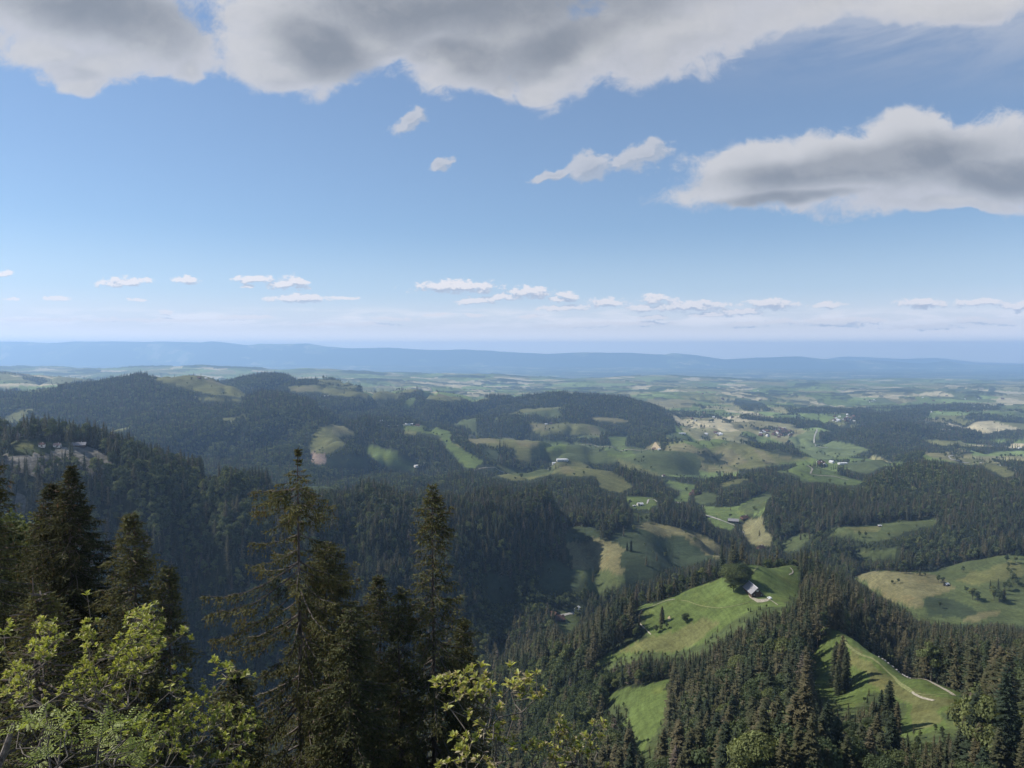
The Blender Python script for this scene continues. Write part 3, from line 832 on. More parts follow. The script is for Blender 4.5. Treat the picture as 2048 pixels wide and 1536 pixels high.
m_rock, K, kb = principled('sandstone', ROCK, 0.95, 0.1)
kt = K.t.nodes.new('ShaderNodeTexCoord')
kg = kt.outputs['Object']
kn = K.noise(K.v('MULTIPLY', kg, (0.5, 0.5, 1.6)), 0.16, 7, 0.68)
K.put(kb.inputs['Base Color'], K.ramp(kn, [(0.25, (0.05, 0.05, 0.04)), (0.48, (0.15, 0.14, 0.12)), (0.75, (0.27, 0.255, 0.225))]))
kbm = K.t.nodes.new('ShaderNodeBump'); kbm.inputs['Distance'].default_value = 4.0
K.put(kbm.inputs['Height'], kn); K.put(kb.inputs['Normal'], kbm.outputs[0])


def fan(name, L0, L1, nL, acols):
    Ls = np.linspace(L0, L1, nL)
    Y, Aa = np.meshgrid(np.exp(Ls), acols, indexing='ij')
    y = Y.ravel(); x = (Aa * Y).ravel()
    z = terrain_z(x, y)
    col, wood, rock = cover(x, y, z)
    # far woods stand up from the ground as a rough canopy
    far = wood & (y > 6500)
    z = z + far * (16 + 16 * fbm(x / 60, y / 60, 91, 3)) * (1 - sstep(y, 30000, 40000) * 0.5)
    # cliff face: blocky
    z = z + rock * (6 * np.abs(fbm(x / 14, y / 14, 95, 3)))
    nc = len(acols)
    idx = np.arange(nL * nc).reshape(nL, nc)
    q = np.stack([idx[:-1, :-1], idx[:-1, 1:], idx[1:, 1:], idx[1:, :-1]], -1).reshape(-1, 4)
    fm = (rock[q].sum(1) >= 2).astype(np.int32)
    me = mesh_np(name, np.stack([x, y, z], 1), q, [m_ground, m_rock], fm, smooth=True)
    ca = me.color_attributes.new('cover', 'FLOAT_COLOR', 'POINT')
    ca.data.foreach_set('color', np.concatenate([col, np.ones((len(x), 1))], 1).astype(np.float32).ravel())
    return tag(obj(name, me), kind='structure')


ACOL = np.linspace(-0.86, 0.86, 1150)
fan('ground', math.log(3.2), math.log(24000), 1250, ACOL)
fan('mountains', math.log(23900), math.log(45500), 240, np.linspace(-0.86, 0.86, 700))

# a second, fainter chain behind the first on the right
xs = np.linspace(9000, 41500, 260); FX = np.array([1500, 1600, 1650, 1690, 1720, 1800, 1870, 1950, 2048, 2300]); FY = np.array([745, 728, 718, 713, 714, 718, 715, 724, 727, 735])
vv = []
for k, (yy_, h) in enumerate(((46500, 0.0), (47700, 0.55), (49000, 1.0), (50300, 0.5), (51500, 0.0))):
    pyc = np.interp(xs / 49000 * F + 1024, FX, FY)
    t_ = (HORIZON - pyc) / F * 49000
    zz = -1100 + (t_ + 1100) * h + 120 * fbm(xs / 2000, xs * 0 + k, 5, 3) * h * (1 if k != 2 else 0.3)
    vv.append(np.stack([xs, np.full_like(xs, yy_), zz], 1))
ii = np.arange(5 * 260).reshape(5, 260)
fq = np.stack([ii[:-1, :-1], ii[:-1, 1:], ii[1:, 1:], ii[1:, :-1]], -1).reshape(-1, 4)
me = mesh_np('far_mountains', np.concatenate(vv), fq, m_ground, smooth=True)
ca = me.color_attributes.new('cover', 'FLOAT_COLOR', 'POINT')
ca.data.foreach_set('color', np.tile(np.array([0.05, 0.07, 0.05, 1], np.float32), 1300))
tag(obj('far_mountains', me), kind='structure')

# ------------------------------------------------------------------ foliage materials
def foliage(name, stops, trans=0.25, vary=0.5, scale=0.35, rough=0.75):
    m, N, b = principled(name, (0.05, 0.07, 0.03), rough, 0.15)
    oi = N.t.nodes.new('ShaderNodeObjectInfo')
    tcn = N.t.nodes.new('ShaderNodeTexCoord')
    col = N.ramp(oi.outputs['Random'], stops)
    nz = N.noise(tcn.outputs['Object'], scale, 3, 0.6)
    col = N.v('SCALE', col, s=N.smooth(nz, 0.25, 0.75, 1 - vary, 1 + vary))
    N.put(b.inputs['Base Color'], col)
    if trans:
        tr = N.t.nodes.new('ShaderNodeBsdfTranslucent')
        N.put(tr.inputs[0], N.v('MULTIPLY', col, (1.3, 1.25, 0.7)))
        mx = N.t.nodes.new('ShaderNodeMixShader')
        mx.inputs[0].default_value = trans
        N.t.links.new(b.outputs[0], mx.inputs[1])
        N.t.links.new(tr.outputs[0], mx.inputs[2])
        N.t.links.new(mx.outputs[0], N.t.nodes['Material Output'].inputs[0])
    return m


m_spruce = foliage('spruce_needles', [(0.0, (0.030, 0.044, 0.025)), (0.3, (0.050, 0.060, 0.031)), (0.6, (0.082, 0.078, 0.038)), (0.965, (0.105, 0.092, 0.050)), (0.985, (0.12, 0.098, 0.072)), (1.0, (0.13, 0.105, 0.082))], 0.12, 0.45, 0.5)
m_leaf = foliage('broad_leaves', [(0.0, (0.054, 0.074, 0.036)), (0.5, (0.078, 0.102, 0.046)), (0.8, (0.115, 0.136, 0.054)), (1.0, (0.155, 0.172, 0.064))], 0.3, 0.45, 0.35)
m_bark, BK, bb = principled('bark', (0.10, 0.085, 0.07), 0.95, 0.1)
bt = BK.t.nodes.new('ShaderNodeTexCoord')
BK.put(bb.inputs['Base Color'], BK.ramp(BK.noise(BK.v('MULTIPLY', bt.outputs['Object'], (6, 6, 1.2)), 1.5, 5, 0.7), [(0.3, (0.035, 0.03, 0.026)), (0.7, (0.15, 0.13, 0.115))]))


def sprays(P, D, U, ln, wd, fold=0.25):
    """diamond sprays of foliage: base points, directions, face normals, lengths, widths"""
    D = D / (np.linalg.norm(D, axis=1, keepdims=True) + 1e-9)
    S = np.cross(D, U); S /= (np.linalg.norm(S, axis=1, keepdims=True) + 1e-9)
    N_ = np.cross(S, D)
    ln = ln[:, None]; wd = wd[:, None]
    v = np.stack([P, P + D * ln * 0.45 + S * wd * 0.5 - N_ * wd * fold, P + D * ln, P + D * ln * 0.45 - S * wd * 0.5 - N_ * wd * fold], 1)
    n = len(P)
    f = np.arange(n * 4).reshape(n, 4)
    return v.reshape(-1, 3), f


def tube(path, rad, sides=6):
    path = np.asarray(path, float); rad = np.asarray(rad, float)
    n = len(path)
    t = np.gradient(path, axis=0)
    t /= np.linalg.norm(t, axis=1, keepdims=True) + 1e-9
    ref = np.array([0.31, 0.95, 0.05]) if abs(t[0, 2]) > 0.8 else np.array([0, 0, 1.0])
    u = np.cross(t, ref); u /= np.linalg.norm(u, axis=1, keepdims=True) + 1e-9
    w = np.cross(t, u)
    an = np.arange(sides) * 2 * math.pi / sides
    v = path[:, None] + rad[:, None, None] * (np.cos(an)[None, :, None] * u[:, None] + np.sin(an)[None, :, None] * w[:, None])
    i = np.arange(n * sides).reshape(n, sides)
    a = i[:-1]; b = i[1:]
    f = np.stack([a, np.roll(a, -1, 1), np.roll(b, -1, 1), b], -1).reshape(-1, 4)
    return v.reshape(-1, 3), f


class Acc:
    def __init__(self): self.v = []; self.f = []; self.n = 0; self.m = []

    def add(self, v, f, mi=0):
        self.v.append(np.asarray(v, float)); self.f.append(np.asarray(f) + self.n); self.n += len(v)
        self.m.append(np.full(len(f), mi))
        return self

    def mesh(self, name, mats, smooth=False):
        return mesh_np(name, np.concatenate(self.v), self.f, mats, np.concatenate(self.m), smooth)


def conifer_arrays(H, rb, seed, layers, nb, ns, slen, crown0=0.08, core=True, ragged=0.35):
    """crown of a spruce of height H: whorls of drooping fans of twigs"""
    r = np.random.RandomState(seed)
    P = []; D = []; U = []; L = []; Wd = []
    for k in range(layers):
        t = (k + r.rand() * 0.7) / layers               # 0 at the top
        z = H * (1 - t * (1 - crown0)) - 0.1
        R_ = rb * (1.15 if ns > 4 else 1.4) * (t ** 0.62) * (1 - 0.10 * t) + 0.08
        lay = 0.8 + 0.4 * r.rand()
        for b in range(nb):
            az = r.rand() * 6.283
            ln = R_ * lay * (1 - ragged + 2 * ragged * r.rand() * 0.85)
            d = np.array([math.cos(az), math.sin(az), 0])
            s_ = np.array([-d[1], d[0], 0])
            droop = 0.15 + 0.35 * t + 0.2 * r.rand()
            for q in range(ns):
                u = (q + 0.5 + 0.5 * (r.rand() - .5)) / ns
                p = d * ln * u * 0.92 + np.array([0, 0, z - droop * ln * u * (1.25 - 0.55 * u)])
                side = (-1) ** q
                dd = d * (0.75 + 0.5 * r.rand()) + s_ * side * (0.25 + 0.6 * r.rand()) + np.array([0, 0, -0.15 - 0.5 * r.rand() + 0.25 * u])
                P.append(p); D.append(dd)
                U.append(np.array([0, 0, 1.0]) + (r.rand(3) - .5) * 0.9)
                l = min(slen, 0.35 * ln + 0.35) * (0.7 + 0.6 * r.rand())
                L.append(l); Wd.append(l * (0.42 + 0.25 * r.rand()))
    # leader
    P.append(np.array([0, 0, H - 0.9])); D.append(np.array([0, 0, 1.0])); U.append(np.array([1.0, 0, 0])); L.append(1.2); Wd.append(0.25)
    P.append(np.array([0, 0, H - 0.9])); D.append(np.array([0, 0, 1.0])); U.append(np.array([0, 1.0, 0])); L.append(1.2); Wd.append(0.25)
    v, f = sprays(np.array(P), np.array(D), np.array(U), np.array(L), np.array(Wd))
    a = Acc().add(v, f, 0)
    if core:
        zz = np.linspace(H - 0.5, H * crown0 + 0.4, 9)
        tt = (H - zz) / (H * (1 - crown0))
        rr = 0.50 * rb * tt ** 0.8 + 0.03
        vv, ff = tube(np.stack([zz * 0, zz * 0, zz], 1), rr, 7)
        vv[:, :2] *= (0.75 + 0.5 * np.random.RandomState(seed + 9).rand(len(vv)))[:, None]
        a.add(vv, ff, 0)
    return a


def broad_arrays(H, rad, seed, nclump, nleaf, lsz, crown0=0.22):
    r = np.random.RandomState(seed)
    cs = []
    ch = H * (1 - crown0)
    cz = H * crown0 + ch * 0.5
    while len(cs) < nclump:
        q = r.rand(3) * 2 - 1
        if np.linalg.norm(q) > 1: continue
        w = 1 - 0.25 * max(q[2], 0) ** 2 - 0.35 * max(-q[2], 0)
        cs.append((q[0] * rad * 0.72 * w, q[1] * rad * 0.72 * w, cz + q[2] * ch * 0.40))
    cs = np.array(cs)
    cr = rad * (0.30 + 0.22 * r.rand(nclump))
    k = r.randint(0, nclump, nleaf)
    d = r.randn(nleaf, 3); d /= np.linalg.norm(d, axis=1, keepdims=True)
    d[:, 2] = np.abs(d[:, 2]) * 0.8 + d[:, 2] * 0.2
    P = cs[k] + d * (cr[k] * (0.72 + 0.38 * r.rand(nleaf)))[:, None] * np.array([1, 1, 0.85])
    U = d + 0.9 * r.randn(nleaf, 3) * 0.5
    D = np.cross(U, r.randn(nleaf, 3))
    L = lsz * (0.6 + 0.8 * r.rand(nleaf))
    v, f = sprays(P, D, U, L, L * 0.8, 0.1)
    a = Acc().add(v, f, 0)
    return a, cs


def trunk_arrays(H, r0, seed=0, top=0.97, sides=7, lean=0.0):
    r = np.random.RandomState(seed)
    zz = np.linspace(-1.5, H * top, 8)
    x = np.cumsum(r.randn(8) * 0.03) * (zz / H)
    return tube(np.stack([x, x * 0.5, zz], 1), r0 * (1 - 0.93 * np.clip(zz / H, 0, 1)) * np.where(zz < 0.2, 1.25, 1.0), sides)


def with_limbs(a, H, rad, cs, r0, mi=1, sides=5):
    v, f = trunk_arrays(H * 0.62, r0, 3, 1.0, sides + 1)
    a.add(v, f, mi)
    for i, c in enumerate(cs):
        b = np.array([0, 0, H * (0.16 + 0.3 * ((i * 0.618) % 1))])
        m = b * 0.5 + c * 0.5 + np.array([0, 0, -0.04 * H])
        v, f = tube([b, m, c], [r0 * 0.42, r0 * 0.28, r0 * 0.08], sides)
        a.add(v, f, mi)
    return a


# near variants: crown and trunk are separate meshes.  far variants: one light mesh each
def sub(h, s): return np.random.RandomState(s)


NEAR_CON = []      # (crown mesh, trunk mesh, height)
for i, (H, rb, lay, c0) in enumerate(((26, 3.3, 52, .06), (29, 3.0, 56, .12), (23, 2.9, 48, .05), (30, 3.4, 44, .40), (27, 2.6, 50, .22), (18, 2.6, 40, .04), (31, 3.1, 46, .30))):
    cr = conifer_arrays(H, rb, 100 + i, lay, 9, 8, 1.0, c0, core=(c0 < .2)).mesh('spruce_crown', [m_spruce])
    t_ = Acc().add(*trunk_arrays(H, 0.26, i), 0)
    if c0 >= .2:                                     # dead stubs on the bare trunk
        r = np.random.RandomState(i)
        for q in range(26):
            z = H * c0 * (0.35 + 0.75 * r.rand()); az = r.rand() * 6.28; l = 0.6 + 1.2 * r.rand()
            t_.add(*tube([[0, 0, z], [math.cos(az) * l, math.sin(az) * l, z - 0.25 * l]], [0.04, 0.012], 3), 0)
    NEAR_CON.append((cr, t_.mesh('spruce_trunk', [m_bark], True), H))
NEAR_BRO = []
for i, (H, rad, nc, c0, nl) in enumerate(((20, 6.0, 17, .2, 8200), (17, 5.0, 14, .2, 8200), (23, 6.6, 20, .2, 9000), (14, 4.6, 12, .2, 7000), (22, 10.0, 34, .03, 16000))):
    a, cs = broad_arrays(H, rad, 200 + i, nc, nl, 0.55, c0)
    cr = a.mesh('leafy_crown', [m_leaf])
    NEAR_BRO.append((cr, with_limbs(Acc(), H, rad, cs, 0.34, 0).mesh('leafy_trunk', [m_bark], True), H))

lib = bpy.data.collections.new('tree_shapes')       # not linked to the scene: only a source for the far woods
FAR = bpy.data.collections.new('far_tree_shapes')


def lib_obj(name, me, col):
    o = bpy.data.objects.new(name, me)
    col.objects.link(o)
    return o


MID_N = []
k = 0
for coll_name, specs in (('mid_con', ((26, 3.3, 26, .06), (29, 3.0, 28, .12), (24, 3.4, 24, .05), (28, 2.9, 24, .3))),):
    for (H, rb, lay, c0) in specs:
        a = conifer_arrays(H, rb, 300 + k, lay, 6, 4, 1.7, c0, core=True)
        a.add(*trunk_arrays(H * 0.9, 0.26, k, 1.0, 4), 1)
        MID_N.append(('a%02d' % k, a.mesh('spruce', [m_spruce, m_bark]), H, 'c')); k += 1
for (H, rad, nc) in ((20, 6.0, 12), (17, 5.2, 10), (22, 6.4, 13)):
    a, cs = broad_arrays(H, rad, 400 + k, nc, 1300, 1.15)
    a.add(*trunk_arrays(H * 0.6, 0.4, k, 1.0, 4), 1)
    MID_N.append(('b%02d' % k, a.mesh('leafy', [m_leaf, m_bark]), H, 'b')); k += 1
FAR_N = []
k = 0
for (H, rb, lay) in ((26, 3.9, 11), (29, 3.7, 12), (23, 3.9, 10)):
    a = conifer_arrays(H, rb, 500 + k, lay, 5, 2, 2.8, .1, core=True)
    FAR_N.append(('c%02d' % k, a.mesh('spruce', [m_spruce, m_bark]), H, 'c')); k += 1
for (H, rad, nc) in ((19, 6.4, 7), (17, 5.6, 6)):
    a, cs = broad_arrays(H, rad, 600 + k, nc, 260, 2.4)
    FAR_N.append(('d%02d' % k, a.mesh('leafy', [m_leaf, m_bark]), H, 'b')); k += 1

# ------------------------------------------------------------------ where trees stand
BROAD = [  # picture areas where broad-leaved trees prevail
    ([(200, 940), (480, 960), (560, 1010), (540, 1090), (380, 1130), (230, 1060)], .75),
    ([(400, 1180), (700, 1180), (700, 1400), (380, 1400)], .7),
    ([(960, 1170), (1180, 1160), (1170, 1230), (1030, 1250), (960, 1330)], .9),
    ([(1060, 1350), (1230, 1330), (1290, 1420), (1290, 1600), (1040, 1600)], .75),
    ([(1560, 1060), (1850, 1100), (1700, 1145), (1600, 1140), (1540, 1110)], .7),
    ([(1850, 1060), (1980, 1080), (1900, 1130), (1700, 1145), (1700, 1110)], .7),
    ([(500, 920), (900, 960), (900, 1010), (700, 1100), (500, 1040)], .45),
    ([(380, 820), (620, 830), (640, 900), (400, 920)], .6),
    ([(1290, 1070), (1400, 1080), (1410, 1140), (1340, 1140)], .9),
    ([(1500, 1300), (1600, 1330), (1600, 1420), (1480, 1420)], .4),
    ([(1480, 1450), (1850, 1490), (1850, 1800), (1480, 1800)], .5),
    ([(1850, 1460), (2100, 1460), (2100, 1800), (1850, 1800)], .4),
    ([(1290, 1500), (1480, 1500), (1480, 1700), (1290, 1700)], .35),
]
# horizon of the bare ground per column, to leave out trees nobody can see
HA = np.linspace(-0.80, 0.80, 700)
HL = np.linspace(math.log(60), math.log(9000), 900)
yy2, aa2 = np.meshgrid(np.exp(HL), HA, indexing='ij')
el2 = terrain_z((aa2 * yy2).ravel(), yy2.ravel()).reshape(yy2.shape) / yy2
run = np.maximum.accumulate(el2, 0)


def seen(x, y, ztop, slack=0.0):
    i = np.clip(((np.log(y) - HL[0]) / (HL[1] - HL[0])).astype(int) - 2, 0, len(HL) - 1)
    j = np.clip(((x / y - HA[0]) / (HA[1] - HA[0])).round().astype(int), 0, len(HA) - 1)
    return ztop / y > run[i, j] + slack


rs = np.random.RandomState(7)


def scatter(y0, y1, space, grow, amax=0.735):
    X = []; Y = []; S = []
    y = y0
    while y < y1:
        s = space * (1 + grow * (y / 1000.0))
        n = int(2 * amax * y / s)
        X.append((np.arange(n) + rs.rand(n) * 0.9) * s - amax * y + rs.rand() * s)
        Y.append(y + (rs.rand(n) - .5) * s * 0.9)
        S.append(np.full(n, s))
        y += s * 0.87
    return np.concatenate(X), np.concatenate(Y), np.concatenate(S)


trees = []   # x, y, z, scale factor, kind (0 conifer 1 broad), random


# young trees and bushes stand where a tall tree would hide an open field behind it
def fit_height(x, y, z, sc, use, kind):
    lim = np.full(len(x), 99.0)
    rk = rs.rand(len(x)) < 0.7
    for fr in (1.0, 0.8, 0.62, 0.46, 0.32, 0.2):
        px, py = proj(x, y, z + 29 * sc * fr)
        hit = np.zeros(len(x), bool)
        hw = np.where(kind > 0, 6.5, 3.6 * (1 - fr * 0.8)) * sc * F / y
        for q, (c, poly, d0, d1) in enumerate(COVER):
            if c is ROCK: continue
            ok = y < d0 + (d1 - d0) * 0.7
            if c is ROCK: ok &= rk
            hit |= (in_poly(px, py, SHRUNK[q]) | in_poly(px - hw, py, SHRUNK[q]) | in_poly(px + hw, py, SHRUNK[q])) & ok
        lim[hit] = fr
    k = (lim < 2) & use
    out = np.where(k, np.maximum(sc * lim * 0.74, 0.16), sc)
    return np.where(k & (lim < 0.35) & (rs.rand(len(x)) < 0.55), 0.0, out)


def shrink(poly, d=4.0):
    p = np.array(poly, float)
    c = p.mean(0)
    v = p - c
    l = np.linalg.norm(v, axis=1, keepdims=True) + 1e-6
    return c + v * np.maximum(1 - d / l, 0.4)


SHRUNK = [shrink(q[1]) for q in COVER]


def populate(y0, y1, space, grow, minclear=0.0):
    x, y, s = scatter(y0, y1, space, grow)
    z = terrain_z(x, y)
    px, py = proj(x, y, z)
    k = (px > -90) & (px < 2140)
    x, y, z, s, px, py = [q[k] for q in (x, y, z, s, px, py)]
    k = seen(x, y, z + 27, -0.0005)
    _, pyt = proj(x, y, z + 27)
    k &= pyt < 1570
    x, y, z, s, px, py = [q[k] for q in (x, y, z, s, px, py)]
    c, wood, rock = cover(x, y, z)
    open_ = ~wood & ~rock
    # hedges and single trees in the open
    hedge = (np.abs(fbm(x / 210, y / 210, 131, 2)) < 0.012) & (rs.rand(len(x)) < 0.35)
    single = rs.rand(len(x)) < 0.006
    fieldtree = open_ & (hedge | single) & (y > 800)
    wood = (wood & ~rock & (rs.rand(len(x)) > 0.03)) | fieldtree
    pb = np.where(y > 620, 0.26, 0.16) + 0.9 * np.clip(fbm(x / 130, y / 130, 141, 3), 0, 1) + 0.5 * np.clip(fbm(x / 40, y / 40, 142, 2), 0, 1)
    pb += 0.9 * sstep(y, 1200, 1900) * np.clip(fbm(x / 330, y / 330, 143, 3) + 0.05, 0, 1)
    for poly, p in BROAD:
        m = in_poly(px, py, poly)
        pb[m] = p + (pb[m] - 0.2) * 0.5
    pb[fieldtree] = 0.85
    kind = (rs.rand(len(x)) < pb).astype(int)
    sc = (0.60 + 0.55 * rs.rand(len(x)) ** 0.8) * (1 + 0.12 * grow * y / 1000.0)
    sc *= 1 + 0.5 * fbm(x / 90, y / 90, 150, 2)
    sc = np.where(fieldtree, sc * 0.62, sc)
    sc = fit_height(x, y, z, sc, wood & ~fieldtree, kind)
    trees.append(np.stack([x, y, z, sc, kind, rs.rand(len(x))], 1)[wood & (sc > 0.05)])


populate(180, 620, 5.2, 0.0)
populate(620, 1700, 6.4, 0.12)
populate(1700, 6800, 6.6, 0.26)
T = np.concatenate(trees)
T = T[~((T[:, 1] < 230) & (T[:, 0] < 60))]
def unproject(px, py, d0, d1):
    """first ground point met by the sight line between d0 and d1 metres"""
    ys = np.exp(np.linspace(math.log(d0), math.log(d1), 900))
    p = pt(px, py, 1.0)
    z = terrain_z(p[0] * ys, ys)
    below = p[2] * ys <= z
    i = int(np.argmax(below)) if below.any() else int(np.argmin(np.abs(p[2] * ys - z)))
    return np.array([p[0] * ys[i], ys[i], z[i]])




# explicit single trees: column, row of the base, distance, height, kind
SINGLES = [
    (1467, 1183, 636, 22, 1), (1482, 1173, 650, 20, 1), (1470, 1166, 660, 16, 1), (1489, 1166, 665, 14, 1),
    (1324, 1246, 630, 14, 0), (1371, 1246, 622, 8, 1), (1322, 1262, 618, 6, 1), (1312, 1266, 622, 7, 1), (1334, 1258, 615, 6, 1),
    (1262, 1103, 1290, 20, 0), (1254, 1101, 1300, 14, 0), (1390, 1086, 1390, 12, 1), (1330, 1115, 1290, 10, 1),
    (1945, 1200, 1010, 17, 1), (1955, 1204, 1005, 15, 1), (1988, 1202, 1010, 20, 1), (1998, 1206, 1000, 18, 1), (2008, 1200, 1010, 15, 0), (1885, 1166, 1080, 10, 1), (1876, 1164, 1085, 9, 1),
    (1672, 1372, 392, 23, 0), (1684, 1376, 388, 27, 0), (1692, 1382, 384, 22, 0), (1676, 1390, 380, 18, 0),
    (1762, 1462, 338, 17, 0), (1778, 1464, 336, 21, 0), (1794, 1468, 332, 13, 0), (1744, 1466, 338, 13, 0),
    (1398, 742, 3980, 10, 1), (1640, 868, 3600, 9, 1),
]
sx = []
for (px, py, D, H, kd) in SINGLES:
    p = unproject(px, py, D * 0.8, D * 1.25)
    sx.append((p[0], p[1], p[2], H / 24.0, kd, rs.rand()))
SX = np.array(sx)
# keep the crowd clear of the hand-placed ones and of the buildings
BUILD_CLEAR = np.array([pt(*q)[:2] for q in ((1512, 1190, 612), (1500, 1190, 616), (1524, 1192, 612), (1110, 1236, 1090), (1158, 1222, 1120), (1120, 1240, 1080), (1474, 1044, 1860))])
d = np.min(np.hypot(T[:, None, 0] - BUILD_CLEAR[None, :, 0], T[:, None, 1] - BUILD_CLEAR[None, :, 1]), 1)
T = T[d > 16]
inner = (np.abs(proj(T[:, 0], T[:, 1], T[:, 2])[0] - 1024) < 1060)
vis = inner & seen(T[:, 0], T[:, 1], T[:, 2] + 24 * T[:, 3], 0.001)
size = np.where(vis, 24 * T[:, 3] / T[:, 1], 0)


MARKS = [((1512, 1185), 'the grey barn'), ((1850, 1396), 'the path bend'), ((1690, 1268), 'the path meadow top'), ((1595, 1135), 'the second grassy knoll'), ((1295, 1420), 'the small lower meadow'),
         ((1130, 1235), 'the pale valley yard'), ((1195, 1322), 'the pasture tip'), ((1910, 1388), 'the stony path end'), ((1800, 1190), 'the dry field'), ((2040, 1500), 'the bottom right corner'),
         ((1450, 1530), 'the bottom middle'), ((1700, 1530), 'the path meadow foot'), ((1350, 1150), 'the pasture crest'), ((1320, 1300), 'the low pasture edge'),
         ((1600, 1260), 'the grassy saddle'), ((1990, 1240), 'the right fields'), ((1660, 1380), 'the path meadow left edge'), ((1015, 1440), 'the left tufted shrub'), ((1160, 1500), 'the right tufted shrub'), ((1200, 1400), 'the gully')]
USED = {}


def zone_label(px, py, kind, D, s, w, bare):
    sz = ('low', 'small', 'middling', 'tall', 'very tall')[int(np.digitize(s, (0.35, 0.7, 0.92, 1.08)))]
    kd = ('spruce', 'leafy tree')[kind]
    look = 'bare-trunked' if bare else ('slim' if w < .95 else ('broad' if w > 1.08 else 'even'))
    (mx, my), nm = min(MARKS, key=lambda m: math.hypot(px - m[0][0], (py - m[0][1]) * 1.4))
    dx, dy = px - mx, py - my
    far_ = math.hypot(dx, dy)
    step_ = 'just' if far_ < 40 else ('a little' if far_ < 75 else ('well' if far_ < 125 else 'far'))
    where = ('right of' if dx > 0 else 'left of') if abs(dx) > abs(dy) else ('below' if dy > 0 else 'above')
    if abs(dx) > 35 and abs(dy) > 35:
        where = ('below' if dy > 0 else 'above') + ' and ' + ('right of' if dx > 0 else 'left of')
    return '%s %s %s %s %s %s' % (sz, look, kd, step_, where, nm)


def place_tree(row, label=None, group=None):
    kd = int(row[4])
    src = NEAR_BRO if kd else NEAR_CON
    px, py = proj(row[0], row[1], row[2])
    q = int(row[5] * 997) % (4 if kd else len(src))
    if label and 'barn' in label and kd: q = 4
    if kd == 0 and label is None and px < 1700 and q in (3, 6): q = (q + 1) % 3
    if label and not kd: q = 0 if row[3] > .7 else 5
    cr, tr, H = src[q]
    s = row[3] * 24.0 / H if label or kd else row[3]
    root = bpy.data.objects.new('leafy_tree' if kd else 'spruce_tree', None)
    root.location = row[:3]
    root.rotation_euler = (0, 0, row[5] * 40)
    w = (0.85 + 0.35 * ((row[5] * 77) % 1))
    root.scale = (s * w, s * w, s)
    C.objects.link(root)
    cpx, cpy = proj(row[0], row[1], row[2] + 14 * s)
    tag(root, label or zone_label(float(cpx), float(cpy), kd, row[1], row[3], w, (not kd) and q in (3, 6)), 'tree', group or ('leafy trees in the near woods' if kd else 'spruces in the near woods'))
    obj('crown', cr, root)
    obj('trunk', tr, root)
    return root


single_label = ['broad bright green tree at the left of the grey barn', 'dark green tree touching the back end of the grey barn', 'low leafy crown left of the grey barn trees', 'leafy tree behind the barn trees on the hilltop',
                'lone dark spruce in the middle of the barn pasture', 'small lone leafy tree in the pasture below the barn path', 'lowest bush of the three below the lone pasture spruce', 'leftmost bush below the lone pasture spruce', 'rightmost bush below the lone pasture spruce',
                'taller of two spruces on the field ridge across the valley', 'shorter of two spruces on the field ridge across the valley', 'leafy tree in the dark dip below the dry field', 'small leafy tree low in the dark green dip',
                'left tree of the clump in the right hand meadow', 'front tree of the left clump in the right hand meadow', 'tallest tree of the right clump in the right hand meadow', 'front tree of the right clump in the right hand meadow', 'conifer at the end of the right clump in the right hand meadow', 'leafy tree beside the small hut in the right hand field', 'bush left of the small hut in the right hand field',
                'left spruce of the group in the upper path meadow', 'tallest spruce of the group in the upper path meadow', 'right spruce of the group in the upper path meadow', 'lowest spruce of the group in the upper path meadow',
                'second spruce of the group below the path bend', 'tallest spruce of the group below the path bend', 'right small spruce of the group below the path bend', 'left small spruce of the group below the path bend',
                'tiny lone tree on the skyline field of the wooded mountain', 'lone tree above the distant valley village']
for row, lab in zip(SX, single_label):
    place_tree(row, lab, 'single trees in the pastures')

pick_ids = []
for kd, n in ((0, 285), (1, 280)):
    cand = np.nonzero((T[:, 4] == kd) & (size > 0))[0]
    pick_ids += list(cand[np.argsort(-size[cand])[:n]])
pick_ids = np.array(pick_ids)
for i in pick_ids:
    place_tree(T[i])
rest = np.ones(len(T), bool); rest[pick_ids] = False
TR = T[rest]
print('trees', len(T), 'as mass', len(TR))


